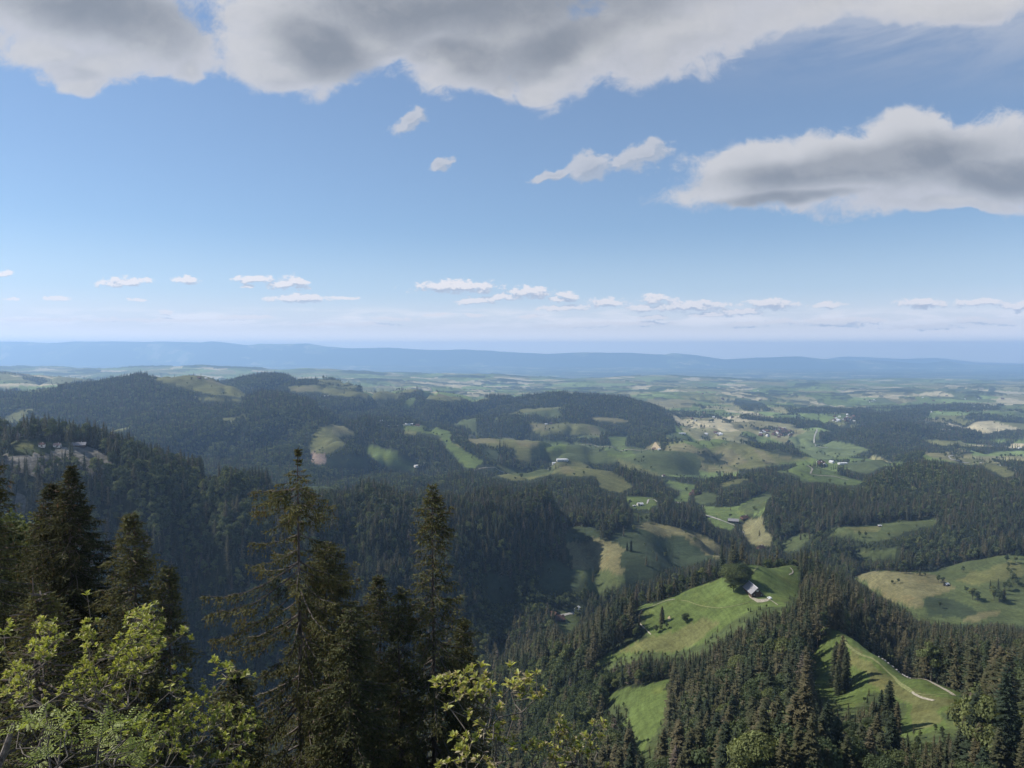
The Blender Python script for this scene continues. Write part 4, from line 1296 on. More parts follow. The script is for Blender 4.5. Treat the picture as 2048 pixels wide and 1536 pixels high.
def wood_mass(name, rows, shapes):
    """one stuff object: a cloud of points, each carrying one of the light tree shapes"""
    if not len(rows): return
    col = bpy.data.collections.new(name + '_shapes')
    for nm, me, H, kd in shapes:
        lib_obj(nm, me, col)
    me = bpy.data.meshes.new(name)
    me.vertices.add(len(rows))
    me.vertices.foreach_set('co', rows[:, :3].astype(np.float32).ravel())
    pools = {(k, f): [i for i, q in enumerate(shapes) if q[3] == 'cb'[k] and q[0].startswith('z') == f] for k in (0, 1) for f in (False, True)}
    idx = np.array([(lambda p: p[int(r[5] * 9973) % len(p)])(pools[(int(r[4]), bool(r[1] > 1750))]) for r in rows], np.int32)
    a = me.attributes.new('shape', 'INT', 'POINT'); a.data.foreach_set('value', idx)
    a = me.attributes.new('size', 'FLOAT', 'POINT'); a.data.foreach_set('value', rows[:, 3].astype(np.float32))
    a = me.attributes.new('turn', 'FLOAT', 'POINT'); a.data.foreach_set('value', (rows[:, 5] * 50).astype(np.float32))
    o = obj(name, me)
    g = bpy.data.node_groups.new(name + '_scatter', 'GeometryNodeTree')
    g.interface.new_socket(name='Geometry', in_out='INPUT', socket_type='NodeSocketGeometry')
    g.interface.new_socket(name='Geometry', in_out='OUTPUT', socket_type='NodeSocketGeometry')
    gi = g.nodes.new('NodeGroupInput'); go = g.nodes.new('NodeGroupOutput')
    ci = g.nodes.new('GeometryNodeCollectionInfo')
    ci.inputs['Collection'].default_value = col
    ci.inputs['Separate Children'].default_value = True
    iop = g.nodes.new('GeometryNodeInstanceOnPoints')
    iop.inputs['Pick Instance'].default_value = True

    def attr(nm, ty):
        n = g.nodes.new('GeometryNodeInputNamedAttribute'); n.data_type = ty
        n.inputs['Name'].default_value = nm
        return n.outputs['Attribute']
    cx = g.nodes.new('ShaderNodeCombineXYZ')
    g.links.new(attr('turn', 'FLOAT'), cx.inputs[2])
    g.links.new(gi.outputs[0], iop.inputs['Points'])
    g.links.new(ci.outputs[0], iop.inputs['Instance'])
    g.links.new(attr('shape', 'INT'), iop.inputs['Instance Index'])
    g.links.new(cx.outputs[0], iop.inputs['Rotation'])
    g.links.new(attr('size', 'FLOAT'), iop.inputs['Scale'])
    g.links.new(iop.outputs[0], go.inputs[0])
    md = o.modifiers.new('scatter', 'NODES'); md.node_group = g
    tag(o, kind='stuff')
    return o


ALLS = MID_N + [('z' + q[0], q[1], q[2], q[3]) for q in FAR_N]
for kd, nm in ((0, 'spruce_forest'), (1, 'leafy_forest')):
    wood_mass(nm, TR[TR[:, 4] == kd], ALLS)

# ------------------------------------------------------------------ paths and roads draped on the ground
def surf(name, c, vary=0.25, scale=0.6):
    m, N, b = principled(name, c, 0.95, 0.1)
    t = N.t.nodes.new('ShaderNodeTexCoord')
    N.put(b.inputs['Base Color'], N.v('SCALE', c, s=N.smooth(N.noise(t.outputs['Object'], scale, 5, 0.65), 0.25, 0.75, 1 - vary, 1 + vary)))
    return m


m_gravel = surf('gravel', (0.27, 0.245, 0.19), 0.4, 0.9)
m_track = surf('worn_grass', (0.15, 0.16, 0.07), 0.35)
m_dirt = surf('bare_earth', (0.30, 0.24, 0.15))
m_asph = surf('pale_concrete', (0.32, 0.31, 0.28))


def ribbon(name, pts, d0, d1, width, mat, wobble=0.5):
    w = []
    for x, y in pts:
        q = unproject(x, y, d0, d1)
        if w and abs(math.log(q[1] / w[-1][1])) > 0.10 + (0.12 if d0 == 2400 else 0):      # slipped over a crest: stay on this side of it
            q = pt(x, y, w[-1][1])
        w.append(q)
    w = np.array(w)
    seg = np.r_[0, np.cumsum(np.linalg.norm(np.diff(w[:, :2], axis=0), axis=1))]
    n = int(max(8, seg[-1] / max(1.0, width * 0.8)))
    s_ = np.linspace(0, seg[-1], n)
    x = np.interp(s_, seg, w[:, 0]); y = np.interp(s_, seg, w[:, 1])
    for _ in range(3):
        x[1:-1] = (x[:-2] + 2 * x[1:-1] + x[2:]) / 4; y[1:-1] = (y[:-2] + 2 * y[1:-1] + y[2:]) / 4
    tx = np.gradient(x); ty = np.gradient(y); l = np.hypot(tx, ty) + 1e-9
    nx, ny = -ty / l, tx / l
    V = []
    ww = width * (1 + wobble * 2 * fbm(s_ / 9, s_ * 0 + seg[-1], 5, 2))
    for o_ in (-0.5, -0.17, 0.17, 0.5):
        X = x + nx * ww * o_; Y = y + ny * ww * o_
        lift = 0.10 + 0.00035 * Y + (0.04 if abs(o_) < .3 else 0)
        V.append(np.stack([X, Y, terrain_z(X, Y) + lift], 1))
    i = np.arange(4 * n).reshape(4, n)
    f = np.stack([i[:-1, :-1], i[:-1, 1:], i[1:, 1:], i[1:, :-1]], -1).reshape(-1, 4)
    me = mesh_np(name, np.concatenate(V), f, mat, smooth=True)
    return tag(obj(name, me), kind='structure')


PATHS = [
    ([(1683, 1272), (1694, 1290), (1729, 1313), (1764, 1333), (1789, 1355), (1808, 1374), (1824, 1386)], 290, 520, 1.5, m_track),
    ([(1822, 1384), (1832, 1391), (1843, 1396), (1868, 1402)], 290, 520, 1.3, m_gravel),
    ([(1764, 1314), (1780, 1323), (1802, 1333), (1830, 1348), (1859, 1363), (1887, 1378), (1909, 1392)], 290, 480, 1.7, m_gravel),
    ([(1826, 1387), (1860, 1391), (1905, 1391)], 290, 520, 0.8, m_track),
    ([(1362, 1201), (1375, 1203), (1394, 1210), (1413, 1214), (1439, 1217), (1461, 1214), (1480, 1210), (1508, 1204)], 520, 720, 0.7, m_track),
    ([(1277, 1244), (1279, 1228), (1286, 1219), (1305, 1213), (1321, 1206), (1335, 1201), (1350, 1199)], 520, 760, 0.9, m_gravel),
    ([(1277, 1244), (1283, 1252), (1290, 1258), (1302, 1270)], 520, 760, 1.0, m_gravel),
    ([(1540, 1200), (1548, 1205), (1556, 1211)], 520, 720, 0.8, m_gravel),
    ([(1516, 1134), (1512, 1138), (1505, 1145), (1501, 1150)], 520, 720, 1.6, m_track),
    ([(1580, 1136), (1586, 1142), (1585, 1147), (1578, 1150)], 600, 780, 1.2, m_gravel),
    ([(1106, 1235), (1121, 1232), (1149, 1226)], 900, 1300, 6.0, m_asph),
    ([(1031, 1238), (1034, 1254), (1022, 1274), (1015, 1294), (1009, 1312), (1003, 1329), (998, 1342)], 800, 1300, 4.0, m_asph),
    ([(1410, 1031), (1434, 1038), (1458, 1047), (1472, 1052)], 1600, 2300, 4.0, m_asph),
    ([(1478, 1056), (1484, 1065), (1487, 1080)], 1400, 2300, 7.0, m_asph),
    ([(1294, 1008), (1297, 999), (1308, 999), (1314, 1004)], 1500, 2300, 4.0, m_asph),
    ([(1345, 1006), (1375, 1010), (1410, 1013)], 1700, 2500, 4.0, m_asph),
    ([(1615, 931), (1625, 938), (1620, 948), (1670, 953), (1697, 960)], 2200, 3000, 5.0, m_gravel),
    ([(1909, 908), (1897, 913), (1903, 920), (1938, 926)], 2400, 3300, 6.0, m_asph),
    ([(1960, 927), (2001, 930), (2020, 936), (2036, 948)], 2200, 3300, 6.0, m_asph),
    ([(948, 941), (990, 935), (1049, 929), (1104, 925), (1130, 924)], 1900, 2800, 4.5, m_gravel),
    ([(1006, 875), (1080, 884), (1139, 889), (1194, 893), (1287, 901), (1373, 907)], 2600, 4000, 4.5, m_gravel),
    ([(756, 846), (800, 850), (842, 854)], 2600, 4200, 5.0, m_asph),
    ([(1634, 858), (1632, 866), (1628, 880), (1640, 895), (1655, 912)], 3200, 5200, 7.0, m_asph),
]
for k, (pts, d0, d1, w_, mt) in enumerate(PATHS):
    ribbon('path' if w_ < 3 else 'road', pts, d0, d1, w_, mt)


def yard(name, poly, d0, d1, mat, lift=0.12):
    """a patch of bare ground laid as a sheet following the terrain"""
    p = np.array(poly, float)
    c = p.mean(0)
    rings = [c + (p - c) * k for k in (0.02, 0.35, 0.7, 1.0)]
    V = []
    for r_ in rings:
        for q in r_:
            a = unproject(q[0], q[1], d0, d1)
            V.append(a + np.array([0, 0, lift]))
    n = len(p)
    i = np.arange(4 * n).reshape(4, n)
    f = np.stack([i[:-1], np.roll(i[:-1], -1, 1), np.roll(i[1:], -1, 1), i[1:]], -1).reshape(-1, 4)
    return tag(obj(name, mesh_np(name, V, f, mat, smooth=True)), kind='structure')


yard('yard', [(1496, 1190), (1503, 1195), (1514, 1198), (1526, 1198), (1537, 1197), (1540, 1200), (1534, 1203), (1524, 1205), (1514, 1205), (1508, 1201), (1500, 1196)], 560, 680, m_gravel)
yard('earth_bank', [(1032, 1256), (1038, 1250), (1050, 1251), (1060, 1249), (1062, 1256), (1050, 1260), (1036, 1262)], 900, 1300, m_dirt, 0.6)
yard('bare_slope', [(1310, 884), (1322, 898), (1312, 900), (1302, 898)], 2700, 3700, m_dirt, 1.5)
yard('clearing', [(1830, 982), (1840, 977), (1850, 982), (1846, 986), (1834, 986)], 1500, 2300, m_gravel, 1.0)
yard('scree', [(1335, 1236), (1339, 1232), (1342, 1240), (1337, 1243)], 560, 720, m_dirt, 0.2)

# ------------------------------------------------------------------ buildings
m_roofg = surf('weathered_shingles', (0.235, 0.23, 0.245), 0.25, 1.2)
m_roofr = surf('red_tiles', (0.115, 0.066, 0.054), 0.3, 1.5)
m_roofb = surf('brown_tiles', (0.13, 0.075, 0.055), 0.3, 1.5)
m_roofl = surf('bright_sheet', (0.55, 0.55, 0.56), 0.1, 0.6)
m_wood = surf('dark_boards', (0.075, 0.050, 0.036), 0.35, 2.0)
m_white = surf('white_render', (0.62, 0.60, 0.56), 0.08, 0.5)
m_glass, _g, _b = principled('window_glass', (0.03, 0.04, 0.05), 0.15, 0.5)
m_frame = surf('white_paint', (0.7, 0.7, 0.68), 0.05, 1)


def box(a, x0, x1, y0, y1, z0, z1, mi=0):
    v = [(x, y, z) for x in (x0, x1) for y in (y0, y1) for z in (z0, z1)]
    f = np.array([[0, 1, 3, 2], [4, 6, 7, 5], [0, 4, 5, 1], [2, 3, 7, 6], [0, 2, 6, 4], [1, 5, 7, 3]])
    a.add(v, f, mi)
    return a


def prism(a, prof, x0, x1, mi=0):
    """profile in (y, z), extruded along x"""
    n = len(prof)
    v = [(x0, p[0], p[1]) for p in prof] + [(x1, p[0], p[1]) for p in prof]
    for i in range(n):
        j = (i + 1) % n
        a.add([v[i], v[j], v[n + j], v[n + i]], np.array([[0, 1, 2, 3]]), mi)
    fan_ = lambda off, rev: [a.add([v[off], v[off + k], v[off + k + 1]], np.array([[0, 2, 1] if rev else [0, 1, 2]]), mi) for k in range(1, n - 1)]
    fan_(0, False); fan_(n, True)
    return a


def house_meshes(L, Wd, eave, ridge, hip, over, wm, rm, eave2=None):
    """gabled or half-hipped house along x; eave2 = height of the second eave"""
    e2 = eave if eave2 is None else eave2
    a = Acc()
    prism(a, [(-Wd / 2, -2.5), (Wd / 2, -2.5), (Wd / 2, e2), (0, ridge - .05), (-Wd / 2, eave)], -L / 2, L / 2)
    wall = a.mesh('wall', [wm])
    r = Acc()
    th = 0.28
    hx = L / 2 + over
    k = hip * L * 0.22
    for sgn, ev_ in ((-1, eave), (1, e2)):
        sl = (ridge - ev_) / (Wd / 2)
        yo = sgn * (Wd / 2 + over); zo = ev_ - sl * over
        top = [(-hx + k, 0, ridge), (hx - k, 0, ridge), (hx, yo, zo), (-hx, yo, zo)]
        bot = [(x, y, z - th) for x, y, z in top]
        r.add(top + bot, np.array([[0, 1, 2, 3], [7, 6, 5, 4], [3, 2, 6, 7], [0, 3, 7, 4], [1, 5, 6, 2]]) if sgn > 0 else np.array([[3, 2, 1, 0], [4, 5, 6, 7], [7, 6, 2, 3], [4, 7, 3, 0], [2, 6, 5, 1]]))
    if hip:
        for sx_ in (-1, 1):
            zo1 = eave - (ridge - eave) / (Wd / 2) * over; zo2 = e2 - (ridge - e2) / (Wd / 2) * over
            r.add([(sx_ * (hx - k), 0, ridge), (sx_ * hx, -Wd / 2 - over, zo1), (sx_ * hx, Wd / 2 + over, zo2)], np.array([[0, 1, 2]]))
    roof = r.mesh('roof', [rm])
    return wall, roof


def window_mesh():
    a = Acc(); box(a, -.55, .55, -.06, .0, -.65, .65); return a.mesh('window', [m_frame])


def pane_mesh():
    a = Acc(); box(a, -.45, -.04, -.09, -.061, -.55, .55); box(a, .04, .45, -.09, -.061, -.55, .55); return a.mesh('pane', [m_glass])


WM_, PM_ = window_mesh(), pane_mesh()
chm = box(Acc(), -.45, .45, -.45, .45, -1.2, 1.2).mesh('chimney', [m_white])
drm = box(Acc(), -1.5, 1.5, -.12, 0, 0, 2.9).mesh('door', [m_wood])
CACHE = {}
STY = {   # length, width, eave, ridge, hip, overhang, wall, roof
    'farm_red': (17, 12, 3.6, 9.5, 1, 1.3, m_wood, m_roofr), 'farm_brown': (20, 13, 3.6, 10, 1, 1.5, m_wood, m_roofb),
    'farm_pink': (13, 9, 3.2, 7.0, 0, .8, m_white, surf('faded_pink_tiles', (0.30, 0.22, 0.19), .15, 1)),
    'barn_grey': (26, 14, 4.2, 9.0, 0, 1.2, m_wood, m_roofg), 'white_house': (11, 9, 4.6, 7.8, 0, .7, m_white, m_roofb),
    'white_bright': (14, 10, 4.4, 7.5, 0, .7, m_white, m_roofl), 'shed': (7, 5, 2.2, 3.8, 0, .4, m_wood, m_roofl), 'hall': (38, 18, 5, 7.5, 0, .5, m_white, m_roofl),
}


def house(name, px, py, d0, d1, style, rot, label, group=None, scale=1.0, detail=True, at=None):
    if style not in CACHE: CACHE[style] = house_meshes(*STY[style])
    L, Wd, ev_, rg = STY[style][:4]
    p = unproject(px, py, d0, d1) if at is None else at
    root = bpy.data.objects.new(name, None)
    root.location = (p[0], p[1], p[2] + 0.1); root.rotation_euler = (0, 0, rot); root.scale = (scale,) * 3
    C.objects.link(root)
    tag(root, label, 'house' if 'house' in name else 'barn' if 'barn' in name else name.split('_')[-1], group)
    obj('wall', CACHE[style][0], root)
    rf = obj('roof', CACHE[style][1], root)
    if detail:
        if 'barn' not in name and 'hut' not in name:
            obj('chimney', chm, rf, (L * .18, -Wd * .12, rg + .1))
        for q in range(3):
            for sd, rz in ((-1, 0), (1, math.pi)):
                w_ = obj('window', WM_, root, ((q - 1) * L * .28, sd * (Wd / 2 + .003), ev_ - 1.5), rz)
                obj('pane', PM_, w_)
        for q in (-1, 1):
            w_ = obj('window', WM_, root, (-(L / 2 + .003), q * Wd * .22, ev_ - .9), -math.pi / 2)
            obj('pane', PM_, w_)
        obj('door', drm, root, (0 if L < 12 else L * .14, -(Wd / 2 + .004), 0 - .1))
    return root


# the grey shingled barn on the hill
bl = unproject(1519, 1194, 560, 680)
bw, br = house_meshes(21, 10, 3.1, 7.6, 0, 0.9, m_wood, m_roofg, 1.7)
rt = bpy.data.objects.new('alpine_barn', None)
BR = R(90 + 3)
rt.location = (bl[0] - 10.5 * math.cos(BR + math.pi) * -1 * -1, bl[1] + 9.5, bl[2] - 0.3)
rt.location = (bl[0] - 2.0, bl[1] + 9.5, float(terrain_z(np.array([bl[0] - 2.0]), np.array([bl[1] + 9.5]))[0]) + 0.2)
rt.rotation_euler = (0, 0, BR + math.pi)      # local +x points towards the camera, local -y... see eaves
C.objects.link(rt)
rt.scale = (0.88,) * 3
tag(rt, 'old barn with a light grey shingle roof and dark board gable on the grassy hilltop', 'barn')
obj('wall', bw, rt)
rf_ = obj('roof', br, rt)
cap_ = box(Acc(), -11.6, 11.6, -.22, .22, 7.58, 7.78).mesh('ridge_cap', [m_roofl]); obj('ridge_cap', cap_, rf_)
g = Acc(); box(g, 0, .12, -1.7, 1.7, -.2, 3.2); obj('barn_door', g.mesh('barn_door', [surf('door_boards', (0.13, 0.08, 0.05))]), rt, (10.503, 0.6, 0))
g = Acc(); box(g, 0, .1, -.9, .9, 4.2, 5.6); obj('loft_hatch', g.mesh('loft_hatch', [m_frame]), rt, (10.503, 0, 0))
for q in (-6, -2, 3, 7):
    w_ = obj('window', WM_, rt, (q, -5.003, 2.0)); obj('pane', PM_, w_)
for q in (-2.8, 3.6):
    w_ = obj('window', WM_, rt, (10.503, q, 1.3), math.pi / 2); obj('pane', PM_, w_)

# small white car beside the barn
cp = unproject(1539, 1198, 560, 680)
car = bpy.data.objects.new('parked_car', None); car.location = (cp[0], cp[1], cp[2] + .12); car.rotation_euler = (0, 0, R(20)); C.objects.link(car)
tag(car, 'small white car parked at the right corner of the grey barn', 'car')
m_paint = surf('white_car_paint', (0.75, 0.76, 0.76), 0.03); m_tyre, _a, _b2 = principled('tyre', (0.02, 0.02, 0.02), .8)
g = Acc(); prism(g, [(-2.0, .35), (2.0, .35), (2.0, .85), (1.2, .95), (.7, 1.5), (-1.3, 1.52), (-1.9, .98)], -.8, .8)
obj('body', g.mesh('body', [m_paint]), car)
g = Acc(); prism(g, [(.62, 1.0), (1.08, 1.0), (.68, 1.42)], -.815, .815); prism(g, [(-1.2, 1.0), (.5, 1.0), (.5, 1.42), (-1.15, 1.42)], -.815, .815); obj('side_window', g.mesh('side_window', [m_glass]), car)
tv, tf = tube([(-.11, 0, 0), (.11, 0, 0)], [.33, .33], 14)
cv_ = np.array([(x_, math.cos(a_) * .33, math.sin(a_) * .33) for x_ in (-.11, .11) for a_ in np.arange(14) * 2 * math.pi / 14])
g = Acc().add(cv_, np.stack([np.arange(14), (np.arange(14) + 1) % 14, (np.arange(14) + 1) % 14 + 14, np.arange(14) + 14], 1))
for o_ in (0, 14):
    g.add(np.r_[cv_[o_:o_ + 14], [cv_[o_:o_ + 14].mean(0)]], np.stack([np.arange(14), (np.arange(14) + 1) % 14, np.full(14, 14)], 1))
wh = g.mesh('wheel', [m_tyre])
for x_ in (-.72, .72):
    for y_ in (-1.25, 1.3): obj('wheel', wh, car, (x_, y_, .33))

HOUSES = [
    ('farm_house', 1107, 1233, 900, 1300, 'farm_red', 2.3, 'brown-red roofed farmhouse at the upper left end of the pale valley yard'),
    ('farm_house', 1119, 1240, 900, 1300, 'farm_red', 0.2, 'farmhouse with faded red roof below the pale valley yard'),
    ('white_house', 1155, 1222, 900, 1300, 'white_bright', 1.2, 'small white house at the right end of the pale valley yard'),
    ('farm_house', 1521, 1099, 1300, 1800, 'farm_red', 0.6, 'orange-red roofed house among trees below the dry strip field'),
    ('barn', 1467, 1044, 1600, 2200, 'barn_grey', -0.35, 'long dark grey-roofed barn on the valley farm'),
    ('farm_house', 1489, 1038, 1600, 2200, 'farm_brown', 0.4, 'brown-roofed farmhouse right of the long valley barn'),
    ('farm_house', 1280, 1011, 1600, 2200, 'white_bright', 0.3, 'large pale-roofed farmhouse on the round meadow beside the bend of the lane'),
    ('shed', 1268, 1013, 1600, 2200, 'shed', 0.2, 'low shed left of the large pale-roofed farmhouse'),
    ('barn', 1337, 999, 1600, 2400, 'barn_grey', 0.5, 'grey-roofed barn on the valley floor above the dark wood strip'),
    ('shed', 1327, 1000, 1600, 2400, 'shed', 0.5, 'small shed left of the grey valley barn'),
    ('farm_house', 1390, 984, 1900, 2700, 'farm_red', 0.3, 'upper red-roofed farmhouse at the foot of the wooded knob'),
    ('farm_house', 1398, 988, 1900, 2700, 'farm_red', 1.1, 'right hand red-roofed farmhouse at the foot of the wooded knob'),
    ('farm_house', 1386, 990, 1900, 2700, 'farm_brown', 0.2, 'lower brown-roofed farmhouse at the foot of the wooded knob'),
    ('white_house', 1327, 953, 1900, 2900, 'white_house', 0.4, 'tiny white house at the lower tip of the dark wooded knoll'),
    ('barn', 1108, 922, 1900, 2800, 'white_bright', 0.2, 'leftmost white building on the long field crest'),
    ('barn', 1123, 921, 1900, 2800, 'hall', 0.1, 'long white-roofed barn in the middle of the field crest'),
    ('white_house', 1133, 921, 1900, 2800, 'white_bright', 0.9, 'rightmost white building on the long field crest'),
    ('farm_house', 1308, 899, 2600, 3600, 'farm_red', 0.2, 'orange-roofed farm below the bare earth slope'),
    ('farm_house', 1319, 900, 2600, 3600, 'white_bright', 0.1, 'white building right of the orange-roofed farm'),
    ('white_house', 1364, 868, 3000, 4500, 'hall', 0.1, 'long white building at the start of the hill road'),
    ('farm_house', 818, 850, 2600, 4200, 'hall', 0.1, 'long white building on the road of the wooded ridge'),
    ('farm_house', 835, 852, 2600, 4200, 'farm_brown', 0.1, 'dark farm at the end of the ridge road'),
    ('white_house', 762, 843, 2600, 4500, 'white_bright', 0.2, 'white house at the left end of the ridge road'),
    ('farm_house', 838, 933, 2200, 3200, 'hall', 0.5, 'bright farm at the lower tip of the green strip field'),
    ('farm_house', 846, 930, 2200, 3200, 'white_bright', 1.0, 'smaller bright house above the tip of the green strip field'),
    ('farm_house', 1092, 849, 3400, 5200, 'white_bright', 0.3, 'pale house on the dry plateau field'),
    ('farm_house', 1101, 848, 3400, 5200, 'farm_brown', 0.3, 'brown farm on the dry plateau field'),
    ('farm_house', 830, 783, 3400, 6000, 'farm_red', 0.1, 'farm on the second line of hills, above the bright wedge field'),
    ('farm_house', 833, 794, 3400, 6000, 'white_bright', 0.1, 'pale farm at the top of the bright wedge field'),
    ('white_house', 651, 793, 3900, 6000, 'hall', 0.1, 'white farm between the two wooded hills'),
    ('hut', 1893, 1171, 880, 1300, 'shed', 0.5, 'small hut with pale roof in the right hand field'),
    ('hut', 1759, 1053, 1300, 1800, 'shed', 0.1, 'tiny bright hut on the top edge of the sloping meadow'),
    ('white_house', 84, 893, 860, 1200, 'white_house', 0.3, 'white house on top of the sandstone cliff'),
    ('farm_house', 115, 893, 860, 1200, 'farm_pink', 0.1, 'pink-roofed house on top of the sandstone cliff'),
    ('farm_house', 158, 893, 860, 1200, 'barn_grey', 0.3, 'grey-roofed house at the right end of the cliff top'),
    ('farm_house', 391, 796, 2600, 4200, 'white_bright', 0.1, 'tiny white farm below the skyline field of the wooded mountain'),
    ('farm_house', 398, 757, 3000, 4300, 'farm_brown', 0.1, 'left farmhouse in the skyline field of the wooded mountain'),
    ('farm_house', 412, 758, 3000, 4300, 'white_bright', 0.1, 'right farmhouse in the skyline field of the wooded mountain'),
    ('farm_house', 1862, 876, 3300, 4800, 'white_bright', 0.2, 'white farm in the wooded hills above the path hill'),
    ('farm_house', 2039, 897, 3300, 4300, 'white_bright', 0.2, 'white farm at the right edge of the hills'),
    ('farm_house', 1685, 928, 2600, 3500, 'hall', 0.2, 'long pale building on the valley floor right of the field hill'),
]
for h in HOUSES:
    house(h[0], h[1], h[2], h[3], h[4], h[5], h[6], h[7], scale=0.78 if h[3] == 900 else (0.6 if h[3] == 860 else 0.9), detail=h[3] < 2000)
VIL = [(1552, 866, 36, 10, 4100, 5200, 46, 'house of the distant valley village'), (1690, 838, 26, 8, 4600, 7500, 26, 'house of the farther village'),
       (1652, 926, 16, 6, 2500, 3800, 9, 'house of the hamlet behind the field hill'), (1432, 868, 26, 3, 3300, 4600, 8, 'house on the hill road'),
       (1735, 802, 18, 3, 6000, 9500, 8, 'building of the very far village'), (1430, 835, 60, 10, 4300, 6500, 14, 'farm on the sunny slopes beyond the hill road'),
       (1900, 805, 130, 22, 5600, 9500, 22, 'far farm in the open country, right'), (1500, 795, 120, 16, 5600, 10500, 20, 'far farm in the open country, middle')]
vr = np.random.RandomState(5)
for (cx, cy_, rx, ry, d0, d1, n, lab) in VIL:
    for q in range(n):
        a_ = vr.rand() * 6.283; rr = math.sqrt(vr.rand())
        st = ['farm_red', 'white_house', 'white_bright', 'farm_brown', 'white_bright', 'farm_red'][vr.randint(6)]
        look = {'farm_red': 'red-roofed', 'white_house': 'white walled', 'white_bright': 'pale-roofed', 'farm_brown': 'brown-roofed'}[st]
        pos_ = ('left end' if math.cos(a_) * rr < -.4 else 'right end' if math.cos(a_) * rr > .4 else 'middle') + (', upper side' if math.sin(a_) < 0 else ', lower side')
        house('village_house', cx + math.cos(a_) * rr * rx, cy_ + math.sin(a_) * rr * ry, d0, d1, st, vr.rand() * 3.1, look + ' ' + lab + ', ' + pos_, 'houses: ' + lab, 1.0 + .3 * vr.rand(), detail=False)

# boulders along the upper edge of the path meadow
m_stone = surf('pale_stone', (0.42, 0.40, 0.37), 0.2, 3)
for q in range(12):
    t_ = q / 11
    px_, py_ = 1757 + 62 * t_ + vr.rand() * 4, 1308 + 32 * t_ - 2 + vr.rand() * 3
    p = unproject(px_, py_, 300, 480)
    r_ = 0.35 + 0.45 * vr.rand()
    th = np.linspace(0, math.pi, 7); ph = np.arange(9) * 2 * math.pi / 9
    v = np.array([(math.sin(a_) * math.cos(b_), math.sin(a_) * math.sin(b_), 0.7 * math.cos(a_)) for a_ in th for b_ in ph]) * r_
    v *= (0.8 + 0.4 * vr.rand(len(v)))[:, None]
    i = np.arange(63).reshape(7, 9)
    f = np.stack([i[:-1], np.roll(i[:-1], -1, 1), np.roll(i[1:], -1, 1), i[1:]], -1).reshape(-1, 4)
    o = obj('boulder', mesh_np('boulder', v, f, m_stone), None, (p[0], p[1], p[2] + r_ * .35))
    tag(o, 'pale boulder lying along the upper edge of the path meadow', 'boulder', 'boulders along the path meadow')

# ------------------------------------------------------------------ the spruces just below the lookout
m_hero, HN, hb = principled('sunlit_tip_spruce_needles', (0.05, 0.05, 0.02), 0.8, 0.12)  # tint holds green needles plus sunlit branch tips painted in as colour
ha = HN.t.nodes.new('ShaderNodeAttribute'); ha.attribute_name = 'tint'
HN.put(hb.inputs['Base Color'], ha.outputs['Color'])
htr = HN.t.nodes.new('ShaderNodeBsdfTranslucent')
HN.put(htr.inputs[0], HN.v('MULTIPLY', ha.outputs['Color'], (1.5, 1.2, 0.6)))
hmx = HN.t.nodes.new('ShaderNodeMixShader'); hmx.inputs[0].default_value = 0.22
HN.t.links.new(hb.outputs[0], hmx.inputs[1]); HN.t.links.new(htr.outputs[0], hmx.inputs[2])
HN.t.links.new(hmx.outputs[0], HN.t.nodes['Material Output'].inputs[0])
m_twig = surf('grey_twigs', (0.11, 0.095, 0.085), 0.4, 4)


def tinted(me, cols):
    ca = me.color_attributes.new('tint', 'FLOAT_COLOR', 'POINT')
    ca.data.foreach_set('color', np.concatenate([cols, np.ones((len(cols), 1))], 1).astype(np.float32).ravel())
    return me


